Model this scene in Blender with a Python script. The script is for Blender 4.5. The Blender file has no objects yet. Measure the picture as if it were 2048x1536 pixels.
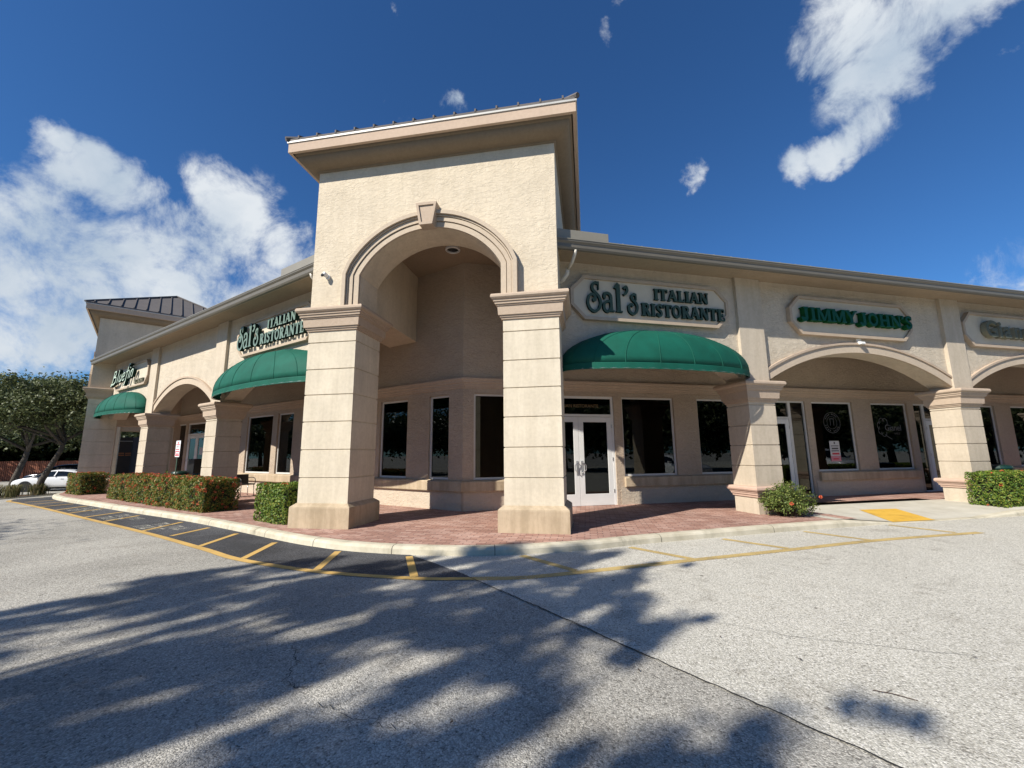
import bpy, bmesh, math, random
import numpy as np
from mathutils import Vector, Matrix
from math import sin, cos, pi, radians, sqrt, tan, atan2
random.seed(7); rng = np.random.default_rng(11)
S = bpy.context.scene
C = bpy.context.scene.collection

# ------------------------------------------------------------------ camera
cam = bpy.data.cameras.new('camera'); camo = bpy.data.objects.new('camera', cam); C.objects.link(camo)
CAM = Vector((2.22385, -8.32792, 1.5))
_y, _p, _r = radians(-9.85446), radians(9.27093), radians(-0.57377)
fw = Vector((sin(_y)*cos(_p), cos(_y)*cos(_p), sin(_p)))
r0 = Vector((cos(_y), -sin(_y), 0)); u0_ = r0.cross(fw)
rr = r0*cos(_r)+u0_*sin(_r); uu = u0_*cos(_r)-r0*sin(_r)
M = Matrix((rr, uu, -fw)).transposed().to_4x4(); M.translation = CAM
camo.matrix_world = M
cam.sensor_width = 36; cam.lens = 845.994/2048*36; cam.clip_start = .05; cam.clip_end = 3000
S.camera = camo
S.render.resolution_x = 1024; S.render.resolution_y = 768

# ------------------------------------------------------------------ light
AZ, EL = radians(50.0), radians(38.3)          # direction the light travels (horizontal), elevation
tosun = Vector((-cos(AZ)*cos(EL), -sin(AZ)*cos(EL), sin(EL)))
sun = bpy.data.lights.new('sun', 'SUN'); sun.energy = 4.7; sun.angle = radians(.53); sun.color = (1, .945, .85)
suno = bpy.data.objects.new('sun', sun); C.objects.link(suno)
suno.rotation_euler = tosun.to_track_quat('Z', 'Y').to_euler()
suno.location = (-30, -40, 40)
S.view_settings.view_transform = 'Standard'; S.view_settings.look = 'None'
S.view_settings.exposure = 0.62; S.view_settings.gamma = 1.0

W = bpy.data.worlds.new('World'); S.world = W; W.use_nodes = True
nt = W.node_tree; N = nt.nodes; Lk = nt.links
for n in list(N): N.remove(n)
out = N.new('ShaderNodeOutputWorld'); bg = N.new('ShaderNodeBackground')
sky = N.new('ShaderNodeTexSky'); sky.sky_type = 'NISHITA'; sky.sun_disc = False
sky.sun_elevation = EL
sky.sun_rotation = atan2(tosun.x, tosun.y)
sky.altitude = 0; sky.air_density = 1.0; sky.dust_density = .3; sky.ozone_density = 3.0
tc = N.new('ShaderNodeTexCoord')
CL = [(-0.66,0.66,0.40,0.07,1.0),(-0.71,0.60,0.37,0.09,.8),(-0.77,0.56,0.36,0.08,.75),(-0.86,0.44,0.27,0.10,.95),(-0.79,0.55,0.24,0.08,.7),(-0.767,0.441,0.466,0.037,1),(-0.75,0.483,0.452,0.047,1),(-0.728,0.529,0.436,0.058,1),(-0.703,0.579,0.413,0.047,0.9),(-0.772,0.467,0.431,0.032,0.8),(-0.651,0.604,0.461,0.049,1),(-0.628,0.637,0.448,0.094,1.1),(-0.587,0.696,0.414,0.074,1),(-0.627,0.698,0.344,0.055,0.8),(-0.821,0.463,0.334,0.107,0.86),(-0.786,0.536,0.307,0.135,0.86),(-0.743,0.615,0.262,0.104,0.8),(-0.845,0.495,0.204,0.097,0.8),(-0.689,0.677,0.259,0.096,0.7),(-0.82,0.434,0.374,0.048,0.6),(-0.739,0.572,0.356,0.091,0.6),(-0.839,0.514,0.176,0.04,0.9),(-0.822,0.544,0.166,0.038,0.9),(-0.804,0.564,0.187,0.029,0.8),(-0.225,0.704,0.674,0.031,0.8),(-0.331,0.685,0.649,0.02,0.6),(-0.356,0.662,0.66,0.013,0.5),(0.417,0.637,0.648,0.069,1.2),(0.475,0.628,0.616,0.075,1.2),(0.512,0.599,0.616,0.064,1.1),(0.451,0.676,0.582,0.068,1.1),(0.406,0.67,0.621,0.038,0.9),(0.473,0.701,0.533,0.042,1),(0.45,0.73,0.514,0.033,1),(0.422,0.752,0.506,0.035,1),(0.392,0.768,0.507,0.032,0.95),(0.496,0.663,0.561,0.039,0.9),(0.545,0.582,0.604,0.044,1),(0.226,0.812,0.538,0.033,0.8),(0.068,0.668,0.741,0.019,0.6),(0.592,0.605,0.533,0.02,0.75),(0.625,0.734,0.267,0.038,0.44),(0.643,0.717,0.27,0.037,0.46),(0.612,0.75,0.25,0.02,0.4),(0.085,0.636,0.767,0.015,0.5),(-0.301,0.571,0.764,0.012,0.5),(0.655,0.72,0.231,0.036,0.46)]
def wn(t, **k):
    n = N.new(t)
    for a, b in k.items(): setattr(n, a, b)
    return n
wnorm = wn('ShaderNodeVectorMath', operation='NORMALIZE'); Lk.new(tc.outputs['Generated'], wnorm.inputs[0])
# wobble the direction a little so the cloud outlines are ragged
wob = wn('ShaderNodeTexNoise'); wob.inputs['Scale'].default_value = 9; wob.inputs['Detail'].default_value = 6; wob.inputs['Roughness'].default_value = .6
Lk.new(wnorm.outputs[0], wob.inputs['Vector'])
ws = wn('ShaderNodeVectorMath', operation='SUBTRACT'); ws.inputs[1].default_value = (.5,.5,.5); Lk.new(wob.outputs['Color'], ws.inputs[0])
wm = wn('ShaderNodeVectorMath', operation='SCALE'); wm.inputs['Scale'].default_value = .085; Lk.new(ws.outputs[0], wm.inputs[0])
wa = wn('ShaderNodeVectorMath', operation='ADD'); Lk.new(wnorm.outputs[0], wa.inputs[0]); Lk.new(wm.outputs[0], wa.inputs[1])
acc = None
for x, y, z, r, w in CL:
    d = wn('ShaderNodeVectorMath', operation='DISTANCE'); d.inputs[1].default_value = (x, y, z); Lk.new(wa.outputs[0], d.inputs[0])
    m = wn('ShaderNodeMapRange', interpolation_type='SMOOTHSTEP'); m.inputs['From Min'].default_value = r*1.35; m.inputs['From Max'].default_value = r*.25
    m.inputs['To Min'].default_value = 0; m.inputs['To Max'].default_value = w
    Lk.new(d.outputs['Value'], m.inputs['Value'])
    if acc is None: acc = m.outputs[0]
    else:
        mx = wn('ShaderNodeMath', operation='MAXIMUM'); Lk.new(acc, mx.inputs[0]); Lk.new(m.outputs[0], mx.inputs[1]); acc = mx.outputs[0]
fbm = wn('ShaderNodeTexNoise'); fbm.inputs['Scale'].default_value = 8.5; fbm.inputs['Detail'].default_value = 14; fbm.inputs['Roughness'].default_value = .66; fbm.inputs['Distortion'].default_value = .35
Lk.new(wnorm.outputs[0], fbm.inputs['Vector'])
a1 = wn('ShaderNodeMath', operation='MULTIPLY_ADD'); a1.inputs[1].default_value = 3.3; a1.inputs[2].default_value = -1.65; Lk.new(fbm.outputs['Fac'], a1.inputs[0])
mask_amp = wn('ShaderNodeMapRange'); mask_amp.inputs['From Min'].default_value = 0; mask_amp.inputs['From Max'].default_value = .25; Lk.new(acc, mask_amp.inputs['Value'])
a1b = wn('ShaderNodeMath', operation='MULTIPLY'); Lk.new(a1.outputs[0], a1b.inputs[0]); Lk.new(mask_amp.outputs[0], a1b.inputs[1])
a2 = wn('ShaderNodeMath', operation='ADD'); Lk.new(a1b.outputs[0], a2.inputs[0]); Lk.new(acc, a2.inputs[1])
dens = wn('ShaderNodeMapRange', interpolation_type='SMOOTHSTEP'); dens.inputs['From Min'].default_value = .16; dens.inputs['From Max'].default_value = 1.15; Lk.new(a2.outputs[0], dens.inputs['Value'])
shade = wn('ShaderNodeTexNoise'); shade.inputs['Scale'].default_value = 5; shade.inputs['Detail'].default_value = 7; Lk.new(wa.outputs[0], shade.inputs['Vector'])
cr = wn('ShaderNodeValToRGB'); cr.color_ramp.elements[0].position = .35; cr.color_ramp.elements[0].color = (.50,.60,.72,1); cr.color_ramp.elements[1].position = .6; cr.color_ramp.elements[1].color = (.80,.85,.90,1)
Lk.new(shade.outputs['Fac'], cr.inputs['Fac'])
hs = wn('ShaderNodeVectorMath', operation='MULTIPLY'); hs.inputs[1].default_value = (.315,.61,.92); Lk.new(sky.outputs[0], hs.inputs[0])
cs = wn('ShaderNodeVectorMath', operation='SCALE'); cs.inputs['Scale'].default_value = 7.6; Lk.new(cr.outputs[0], cs.inputs[0])
mix = wn('ShaderNodeMix', data_type='RGBA'); Lk.new(dens.outputs[0], mix.inputs['Factor']); Lk.new(hs.outputs[0], mix.inputs['A']); Lk.new(cs.outputs[0], mix.inputs['B'])
bg.inputs['Strength'].default_value = .082
Lk.new(mix.outputs['Result'], bg.inputs['Color']); Lk.new(bg.outputs[0], out.inputs[0])

# ------------------------------------------------------------------ materials
def mat(name):
    m = bpy.data.materials.new(name); m.use_nodes = True
    b = m.node_tree.nodes['Principled BSDF']; return m, m.node_tree.nodes, m.node_tree.links, b
def noise(nd, lk, vec, scale, detail=4, rough=.5, dist=0):
    n = nd.new('ShaderNodeTexNoise'); n.inputs['Scale'].default_value = scale; n.inputs['Detail'].default_value = detail
    n.inputs['Roughness'].default_value = rough; n.inputs['Distortion'].default_value = dist
    lk.new(vec, n.inputs['Vector']); return n.outputs['Fac']
def ramp(nd, lk, fac, cols):
    r = nd.new('ShaderNodeValToRGB'); e = r.color_ramp.elements
    while len(e) < len(cols): e.new(.5)
    for i, (p, c) in enumerate(cols): e[i].position = p; e[i].color = (*c, 1)
    lk.new(fac, r.inputs['Fac']); return r.outputs['Color']
def mixc(nd, lk, f, a, b, mode='MIX'):
    m = nd.new('ShaderNodeMix'); m.data_type = 'RGBA'; m.blend_type = mode
    for s, v in (('Factor', f), ('A', a), ('B', b)):
        if hasattr(v, 'links'): lk.new(v, m.inputs[s])
        else: m.inputs[s].default_value = v if s == 'Factor' else (*v, 1)
    return m.outputs['Result']
def pos(nd, lk, scale=(1,1,1), rot=(0,0,0)):
    g = nd.new('ShaderNodeNewGeometry'); m = nd.new('ShaderNodeMapping'); m.inputs['Scale'].default_value = scale; m.inputs['Rotation'].default_value = rot
    lk.new(g.outputs['Position'], m.inputs['Vector']); return m.outputs['Vector']
def bump(nd, lk, b, h, dist, strength=1, prev=None):
    n = nd.new('ShaderNodeBump'); n.inputs['Distance'].default_value = dist; n.inputs['Strength'].default_value = strength
    lk.new(h, n.inputs['Height'])
    if prev is not None: lk.new(prev, n.inputs['Normal'])
    lk.new(n.outputs[0], b.inputs['Normal']); return n.outputs[0]
def sc(c, k): return tuple(min(1, v*k) for v in c)
def stucco(name, col, rough_bump=.012, grain=.002, mott=.08, streak=0):
    m, nd, lk, b = mat(name); p = pos(nd, lk)
    big = noise(nd, lk, p, 1.3, 5, .6); fine = noise(nd, lk, p, 14, 5, .65)
    c = ramp(nd, lk, big, [(.3, sc(col, 1-mott)), (.7, sc(col, 1+mott*.6))])
    c2 = ramp(nd, lk, fine, [(.3, (.86,.85,.84)), (.6, (1,1,1))])
    c = mixc(nd, lk, .7, c, c2, 'MULTIPLY')
    if streak:
        ps = pos(nd, lk, (3, 3, .35)); st = noise(nd, lk, ps, 1.6, 5, .7)
        c = mixc(nd, lk, 1, c, ramp(nd, lk, st, [(.38, (1-streak, 1-streak*1.05, 1-streak*1.2)), (.6, (1,1,1))]), 'MULTIPLY')
    lk.new(c, b.inputs['Base Color']); b.inputs['Roughness'].default_value = .92; b.inputs['Specular IOR Level'].default_value = .2
    g = noise(nd, lk, p, 160, 3, .6); n1 = bump(nd, lk, b, g, grain*2, .6)
    if rough_bump:
        ph = pos(nd, lk, (1, 1, 2.0)); h = noise(nd, lk, ph, 7.5, 7, .68, .8)
        h2 = ramp(nd, lk, h, [(.46, (0,0,0)), (.58, (1,1,1))])
        mk = ramp(nd, lk, noise(nd, lk, ph, 1.7, 4, .6), [(.30,(.35,.35,.35)),(.65,(1,1,1))])
        bump(nd, lk, b, mixc(nd, lk, 1, h2, mk, 'MULTIPLY'), rough_bump*1.3, 1, n1)
    return m
def plain(name, col, rough=.5, metal=0, var=.06, scale=3, spec=.5, bmp=0):
    m, nd, lk, b = mat(name); p = pos(nd, lk)
    f = noise(nd, lk, p, scale, 5, .6)
    lk.new(ramp(nd, lk, f, [(.3, sc(col, 1-var)), (.7, sc(col, 1+var))]), b.inputs['Base Color'])
    b.inputs['Roughness'].default_value = rough; b.inputs['Metallic'].default_value = metal; b.inputs['Specular IOR Level'].default_value = spec
    if bmp: bump(nd, lk, b, noise(nd, lk, p, scale*20, 3), bmp, .6)
    return m
MT = {}
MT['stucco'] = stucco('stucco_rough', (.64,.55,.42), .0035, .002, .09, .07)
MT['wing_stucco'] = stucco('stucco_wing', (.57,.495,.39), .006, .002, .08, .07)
MT['smooth'] = stucco('stucco_smooth', (.65,.575,.45), 0, .002, .10, .10)
MT['wingcol'] = stucco('column_render', (.54,.465,.365), 0, .0025, .08, .10)
MT['base'] = stucco('pier_base_paint', (.50,.40,.28), 0, .003, .12, .22)
MT['trim'] = stucco('trim_paint', (.47,.37,.28), 0, .002, .07)
MT['trim_pink'] = stucco('fascia_paint', (.51,.39,.295), 0, .001, .06)
MT['trimlt'] = stucco('arch_paint', (.51,.42,.32), 0, .002, .07)
MT['ringpink'] = stucco('ring_paint', (.52,.37,.29), 0, .001, .06)
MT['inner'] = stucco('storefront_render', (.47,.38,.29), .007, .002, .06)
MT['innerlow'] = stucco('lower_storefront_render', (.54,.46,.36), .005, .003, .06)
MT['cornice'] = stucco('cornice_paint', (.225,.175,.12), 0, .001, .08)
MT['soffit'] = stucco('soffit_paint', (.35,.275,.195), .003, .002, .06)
MT['gutter'] = plain('gutter_metal', (.145,.128,.098), .45, .0, .05)
MT['gutter_lt'] = plain('gutter_lip', (.24,.22,.175), .4, .0, .05)
MT['drip'] = plain('drip_edge_metal', (.50,.48,.44), .45, .2, .05)
MT['roof'] = plain('standing_seam_metal', (.13,.118,.112), .75, .0, .08, 3, .15)
MT['roofdark'] = plain('dark_roof_metal', (.045,.045,.04), .5, .3, .1)
MT['roofwing'] = plain('tan_roof_metal', (.42,.38,.33), .5, .1, .05)
MT['white'] = plain('white_frame_paint', (.72,.72,.70), .4, 0, .04)
MT['frame'] = plain('aluminium_frame', (.60,.59,.56), .4, 0, .04)
MT['panel'] = plain('sign_panel_cream', (.56,.50,.395), .6, 0, .06, 4)
MT['panelrim'] = plain('sign_rim_tan', (.42,.33,.24), .7, 0, .08, 5)
MT['sunlitgreen'] = plain('sunlit_letter_face_green', (.15,.21,.165), .45, 0, .08, 8)  # letter green lightened for the left sign, sunlight put into the colour
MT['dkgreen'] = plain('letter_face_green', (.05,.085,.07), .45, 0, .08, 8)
MT['dkret'] = plain('letter_return_green', (.006,.022,.017), .4, 0, .1, 8)
MT['jjgreen'] = plain('letter_face_bright_green', (.008,.075,.055), .35, 0, .1, 8)
MT['jjret'] = plain('letter_return_bright_green', (.006,.07,.02), .35, 0, .1, 8)
MT['mint'] = plain('letter_face_mint', (.42,.52,.42), .5, 0, .06, 8)
MT['giface'] = plain('letter_face_olive', (.12,.13,.10), .4, 0, .1, 8)
MT['giret'] = plain('letter_return_olive', (.22,.21,.15), .4, 0, .1, 8)
MT['black'] = plain('black_plastic', (.012,.012,.013), .4)
MT['bin'] = plain('dark_green_plastic', (.006,.03,.022), .35)
MT['steel'] = plain('brushed_steel', (.5,.5,.5), .3, .8)
MT['pale'] = plain('pvc_pipe', (.62,.57,.48), .5)
MT['red'] = plain('sign_red', (.55,.03,.05), .4)
MT['signwhite'] = plain('sign_white', (.8,.8,.8), .4)
MT['postgreen'] = plain('sign_post_green', (.05,.09,.06), .5)
MT['gold'] = plain('gold_lettering', (.20,.13,.06), .5)
MT['decal'] = plain('window_decal_white', (.11,.11,.11), .6)
MT['decaldim'] = plain('window_decal_grey', (.06,.06,.06), .6)
MT['paper'] = plain('poster_paper', (.55,.54,.52), .6, 0, .1, 20)
MT['pinkpaper'] = plain('poster_pink', (.55,.22,.26), .6)
MT['ink'] = plain('poster_ink', (.06,.05,.05), .6)
MT['room'] = plain('dark_interior', (.02,.017,.014), .9)
MT['louvre'] = plain('brown_shutter', (.10,.055,.03), .6)
MT['carwhite'] = plain('car_paint_white', (.75,.76,.78), .22, 0, .02)
MT['cardark'] = plain('car_paint_dark', (.012,.014,.02), .2, 0, .05)
MT['carglass'] = plain('car_glass', (.006,.007,.008), .05)
MT['tyre'] = plain('tyre_rubber', (.015,.015,.015), .8)
MT['taillight'] = plain('tail_light_red', (.05,.005,.006), .2)
MT['trailer'] = plain('trailer_dark_brown', (.028,.020,.017), .5)
MT['trailergrey'] = plain('trailer_grey', (.06,.06,.075), .5)
MT['orange'] = plain('lettering_orange', (.45,.16,.05), .6)
for k, sp in (('carwhite', .6), ('cardark', .6)):
    MT[k].node_tree.nodes['Principled BSDF'].inputs['Coat Weight'].default_value = .6

for k in ('dkgreen','jjgreen','giface','giret','dkret','jjret','panel'):
    b_ = MT[k].node_tree.nodes['Principled BSDF']; b_.inputs['Roughness'].default_value = .7; b_.inputs['Specular IOR Level'].default_value = .12
def glassm():
    m, nd, lk, b = mat('tinted_window_glass'); nd.remove(b)
    o = nd['Material Output']; t = nd.new('ShaderNodeBsdfTransparent'); t.inputs[0].default_value = (.16,.17,.17,1)
    g = nd.new('ShaderNodeBsdfGlossy'); g.inputs['Roughness'].default_value = .006; g.inputs['Color'].default_value = (.9,.95,.95,1)
    f = nd.new('ShaderNodeFresnel'); f.inputs['IOR'].default_value = 1.5
    p = pos(nd, lk); nz = nd.new('ShaderNodeBump'); nz.inputs['Distance'].default_value = .002; nz.inputs['Strength'].default_value = .15
    lk.new(noise(nd, lk, p, 1.2, 1), nz.inputs['Height']); lk.new(nz.outputs[0], g.inputs['Normal'])
    x = nd.new('ShaderNodeMixShader'); lk.new(f.outputs[0], x.inputs[0]); lk.new(t.outputs[0], x.inputs[1]); lk.new(g.outputs[0], x.inputs[2]); lk.new(x.outputs[0], o.inputs[0])
    return m
MT['glass'] = glassm()

def awningm():
    m, nd, lk, b = mat('green_awning_canvas'); p = pos(nd, lk)
    f = noise(nd, lk, p, 2.5, 5, .6); w = noise(nd, lk, p, 300, 2)
    c = ramp(nd, lk, f, [(.3, (.002,.070,.045)), (.7, (.003,.098,.064))])
    lk.new(c, b.inputs['Base Color']); b.inputs['Roughness'].default_value = .75; b.inputs['Specular IOR Level'].default_value = .3
    bump(nd, lk, b, w, .001, .4); return m
MT['canvas'] = awningm()
def leafm(name, cols, trans=.25):
    m, nd, lk, b = mat(name); g = nd.new('ShaderNodeNewGeometry')
    c = ramp(nd, lk, g.outputs['Random Per Island'], cols)
    lk.new(c, b.inputs['Base Color']); b.inputs['Roughness'].default_value = .55; b.inputs['Specular IOR Level'].default_value = .35
    t = nd.new('ShaderNodeBsdfTranslucent'); lk.new(c, t.inputs[0]); x = nd.new('ShaderNodeMixShader'); x.inputs[0].default_value = trans
    lk.new(b.outputs[0], x.inputs[1]); lk.new(t.outputs[0], x.inputs[2]); lk.new(x.outputs[0], nd['Material Output'].inputs[0]); return m
MT['hedge'] = leafm('hedge_leaves', [(0,(.05,.10,.015)),(.4,(.11,.19,.025)),(.75,(.19,.26,.035)),(1,(.27,.24,.05))])
MT['hedgered'] = leafm('reddish_hedge_leaves', [(0,(.06,.10,.018)),(.45,(.12,.18,.028)),(.72,(.21,.20,.04)),(1,(.38,.15,.04))])
MT['bush'] = leafm('bush_leaves', [(0,(.06,.10,.02)),(.5,(.12,.17,.035)),(1,(.24,.26,.07))])
MT['oak'] = leafm('oak_leaves', [(0,(.045,.062,.025)),(.5,(.09,.115,.042)),(1,(.17,.19,.085))])
MT['oakdense'] = leafm('thick_oak_leaves', [(0,(.035,.048,.020)),(.5,(.065,.085,.032)),(1,(.12,.14,.06))], .06)
MT['shrubdark'] = leafm('dark_shrub_leaves', [(0,(.012,.018,.008)),(.6,(.03,.042,.015)),(1,(.07,.085,.03))], .1); MT['shrubdark'].node_tree.nodes['Principled BSDF'].inputs['Specular IOR Level'].default_value = .05
MT['grassm'] = leafm('dry_grass_blades', [(0,(.09,.11,.04)),(.6,(.20,.19,.08)),(1,(.38,.29,.16))])
MT['flower'] = leafm('ixora_blossom', [(0,(.48,.05,.03)),(.5,(.66,.11,.05)),(1,(.60,.22,.10))], .15)
MT['twig'] = plain('twig_brown', (.07,.05,.035), .9)
def barkm():
    m, nd, lk, b = mat('oak_bark'); p = pos(nd, lk, (1,1,.35))
    f = noise(nd, lk, p, 9, 7, .7); lk.new(ramp(nd, lk, f, [(.3,(.04,.034,.028)),(.7,(.13,.11,.09))]), b.inputs['Base Color'])
    b.inputs['Roughness'].default_value = .95; bump(nd, lk, b, f, .04); return m
MT['bark'] = barkm()
def fencem():
    m, nd, lk, b = mat('red_stained_fence'); p = pos(nd, lk, (1,1,.2))
    f = noise(nd, lk, p, 4, 5, .7); lk.new(ramp(nd, lk, f, [(.3,(.20,.07,.04)),(.7,(.36,.14,.08))]), b.inputs['Base Color'])
    b.inputs['Roughness'].default_value = .9; return m
MT['fence'] = fencem()

def asphalt(name, c0, c1, dark, patch):
    m, nd, lk, b = mat(name); p = pos(nd, lk)
    v = nd.new('ShaderNodeTexVoronoi'); v.inputs['Scale'].default_value = 95; lk.new(p, v.inputs['Vector'])
    stone = ramp(nd, lk, v.outputs['Color'], [(.15, sc(c0,.78)), (.5, c0), (.85, c1)])
    gap = ramp(nd, lk, v.outputs['Distance'], [(.48, (1,1,1)), (.85, (.66,.66,.67))])
    c = mixc(nd, lk, .8, stone, gap, 'MULTIPLY')
    pit = noise(nd, lk, p, 42, 4, .75); c = mixc(nd, lk, 1, c, ramp(nd, lk, pit, [(.36, dark), (.46, (1,1,1))]), 'MULTIPLY')
    big = noise(nd, lk, p, .35, 6, .6, .4); c = mixc(nd, lk, 1, c, ramp(nd, lk, big, [(.35, (1-patch,)*3), (.62, (1,1,1))]), 'MULTIPLY')
    c = mixc(nd, lk, 1, c, ramp(nd, lk, noise(nd, lk, p, 1.35, 7, .7, .6), [(.34, (.80,.79,.78)), (.44, (1,1,1)), (.62, (1,1,1)), (.72, (.90,.87,.83))]), 'MULTIPLY')
    # oil and gum spots
    sp = nd.new('ShaderNodeTexVoronoi'); sp.inputs['Scale'].default_value = 1.9; sp.inputs['Randomness'].default_value = 1
    pw = nd.new('ShaderNodeMapping'); lk.new(p, pw.inputs['Vector']); pw.inputs['Scale'].default_value = (1,1,0)
    wv = nd.new('ShaderNodeVectorMath'); wv.operation = 'ADD'
    nn = nd.new('ShaderNodeTexNoise'); nn.inputs['Scale'].default_value = 22; lk.new(p, nn.inputs['Vector'])
    sm = nd.new('ShaderNodeVectorMath'); sm.operation = 'SCALE'; sm.inputs['Scale'].default_value = .05; lk.new(nn.outputs['Color'], sm.inputs[0])
    lk.new(pw.outputs[0], wv.inputs[0]); lk.new(sm.outputs[0], wv.inputs[1]); lk.new(wv.outputs[0], sp.inputs['Vector'])
    c = mixc(nd, lk, 1, c, ramp(nd, lk, sp.outputs['Distance'], [(.028, (.30,.28,.27)), (.05, (1,1,1))]), 'MULTIPLY')
    lk.new(c, b.inputs['Base Color']); b.inputs['Roughness'].default_value = .9; b.inputs['Specular IOR Level'].default_value = .25
    n1 = bump(nd, lk, b, v.outputs['Distance'], -.006, .8); bump(nd, lk, b, pit, .008, .7, n1)
    return m
MT['asphalt'] = asphalt('worn_asphalt', (.56,.535,.46), (.76,.73,.655), (.45,.44,.42), .10)
MT['asphaltmid'] = asphalt('old_asphalt', (.44,.42,.37), (.64,.61,.54), (.35,.34,.33), .30)
MT['asphaltdark'] = asphalt('sealed_asphalt', (.085,.087,.093), (.19,.19,.20), (.45,.45,.45), .55)
def kerbm():
    m, nd, lk, b = mat('kerb_concrete'); p = pos(nd, lk)
    f = noise(nd, lk, p, 3, 8, .65); s = noise(nd, lk, pos(nd, lk, (1,1,.3)), 1.7, 7, .75)
    c = ramp(nd, lk, f, [(.3,(.43,.385,.28)),(.7,(.62,.57,.45))])
    c = mixc(nd, lk, 1, c, ramp(nd, lk, s, [(.30,(.40,.39,.37)),(.40,(.85,.85,.84)),(.50,(1,1,1))]), 'MULTIPLY')
    lk.new(c, b.inputs['Base Color']); b.inputs['Roughness'].default_value = .9
    bump(nd, lk, b, noise(nd, lk, p, 90, 4, .7), .006, .8); return m
MT['kerb'] = kerbm()
def concm():
    m, nd, lk, b = mat('ramp_concrete'); p = pos(nd, lk)
    f = noise(nd, lk, p, 2, 8, .65)
    lk.new(ramp(nd, lk, f, [(.3,(.42,.39,.32)),(.7,(.55,.52,.44))]), b.inputs['Base Color']); b.inputs['Roughness'].default_value = .9
    bump(nd, lk, b, noise(nd, lk, p, 120, 3), .003, .6); return m
MT['conc'] = concm()
def paintm(name, col, wear):
    m, nd, lk, b = mat(name); p = pos(nd, lk)
    f = noise(nd, lk, p, 34, 7, .75); g = noise(nd, lk, p, 2.2, 4)
    ad = nd.new('ShaderNodeMath'); ad.operation = 'MULTIPLY_ADD'; ad.inputs[1].default_value = .35; lk.new(g, ad.inputs[0]); lk.new(f, ad.inputs[2])
    r = nd.new('ShaderNodeMapRange'); r.inputs['From Min'].default_value = wear-.04; r.inputs['From Max'].default_value = wear+.04; lk.new(ad.outputs[0], r.inputs['Value'])
    t = nd.new('ShaderNodeBsdfTransparent'); x = nd.new('ShaderNodeMixShader')
    c = ramp(nd, lk, g, [(.3, sc(col,.8)), (.7, col)]); lk.new(c, b.inputs['Base Color']); b.inputs['Roughness'].default_value = .8
    lk.new(r.outputs[0], x.inputs[0]); lk.new(t.outputs[0], x.inputs[1]); lk.new(b.outputs[0], x.inputs[2]); lk.new(x.outputs[0], nd['Material Output'].inputs[0])
    bump(nd, lk, b, noise(nd, lk, p, 60, 3, .7), .006, .8)
    return m
MT['yellow'] = paintm('yellow_line_paint', (.58,.37,.11), .50)
MT['yellowold'] = paintm('faded_line_paint', (.52,.38,.15), .585)
MT['whiteold'] = paintm('old_white_line_paint', (.50,.48,.40), .66)
def padm():
    m, nd, lk, b = mat('tactile_yellow_pad'); p = pos(nd, lk, rot=(0,0,-AN_))
    v = nd.new('ShaderNodeTexVoronoi'); v.inputs['Scale'].default_value = 17; v.inputs['Randomness'].default_value = 0; lk.new(p, v.inputs['Vector'])
    c = mixc(nd, lk, 1, ramp(nd, lk, noise(nd, lk, p, 3, 6, .7), [(.32,(.50,.30,.05)),(.5,(.70,.42,.05)),(.7,(.74,.46,.07))]), ramp(nd, lk, v.outputs['Distance'], [(.2,(1,1,1)),(.6,(.86,.84,.82))]), 'MULTIPLY')
    lk.new(c, b.inputs['Base Color']); b.inputs['Roughness'].default_value = .8
    bump(nd, lk, b, ramp(nd, lk, v.outputs['Distance'], [(.2,(1,1,1)),(.45,(0,0,0))]), .006, 1); return m
AN_ = math.radians(23.62688)
MT['pad'] = padm()
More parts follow.
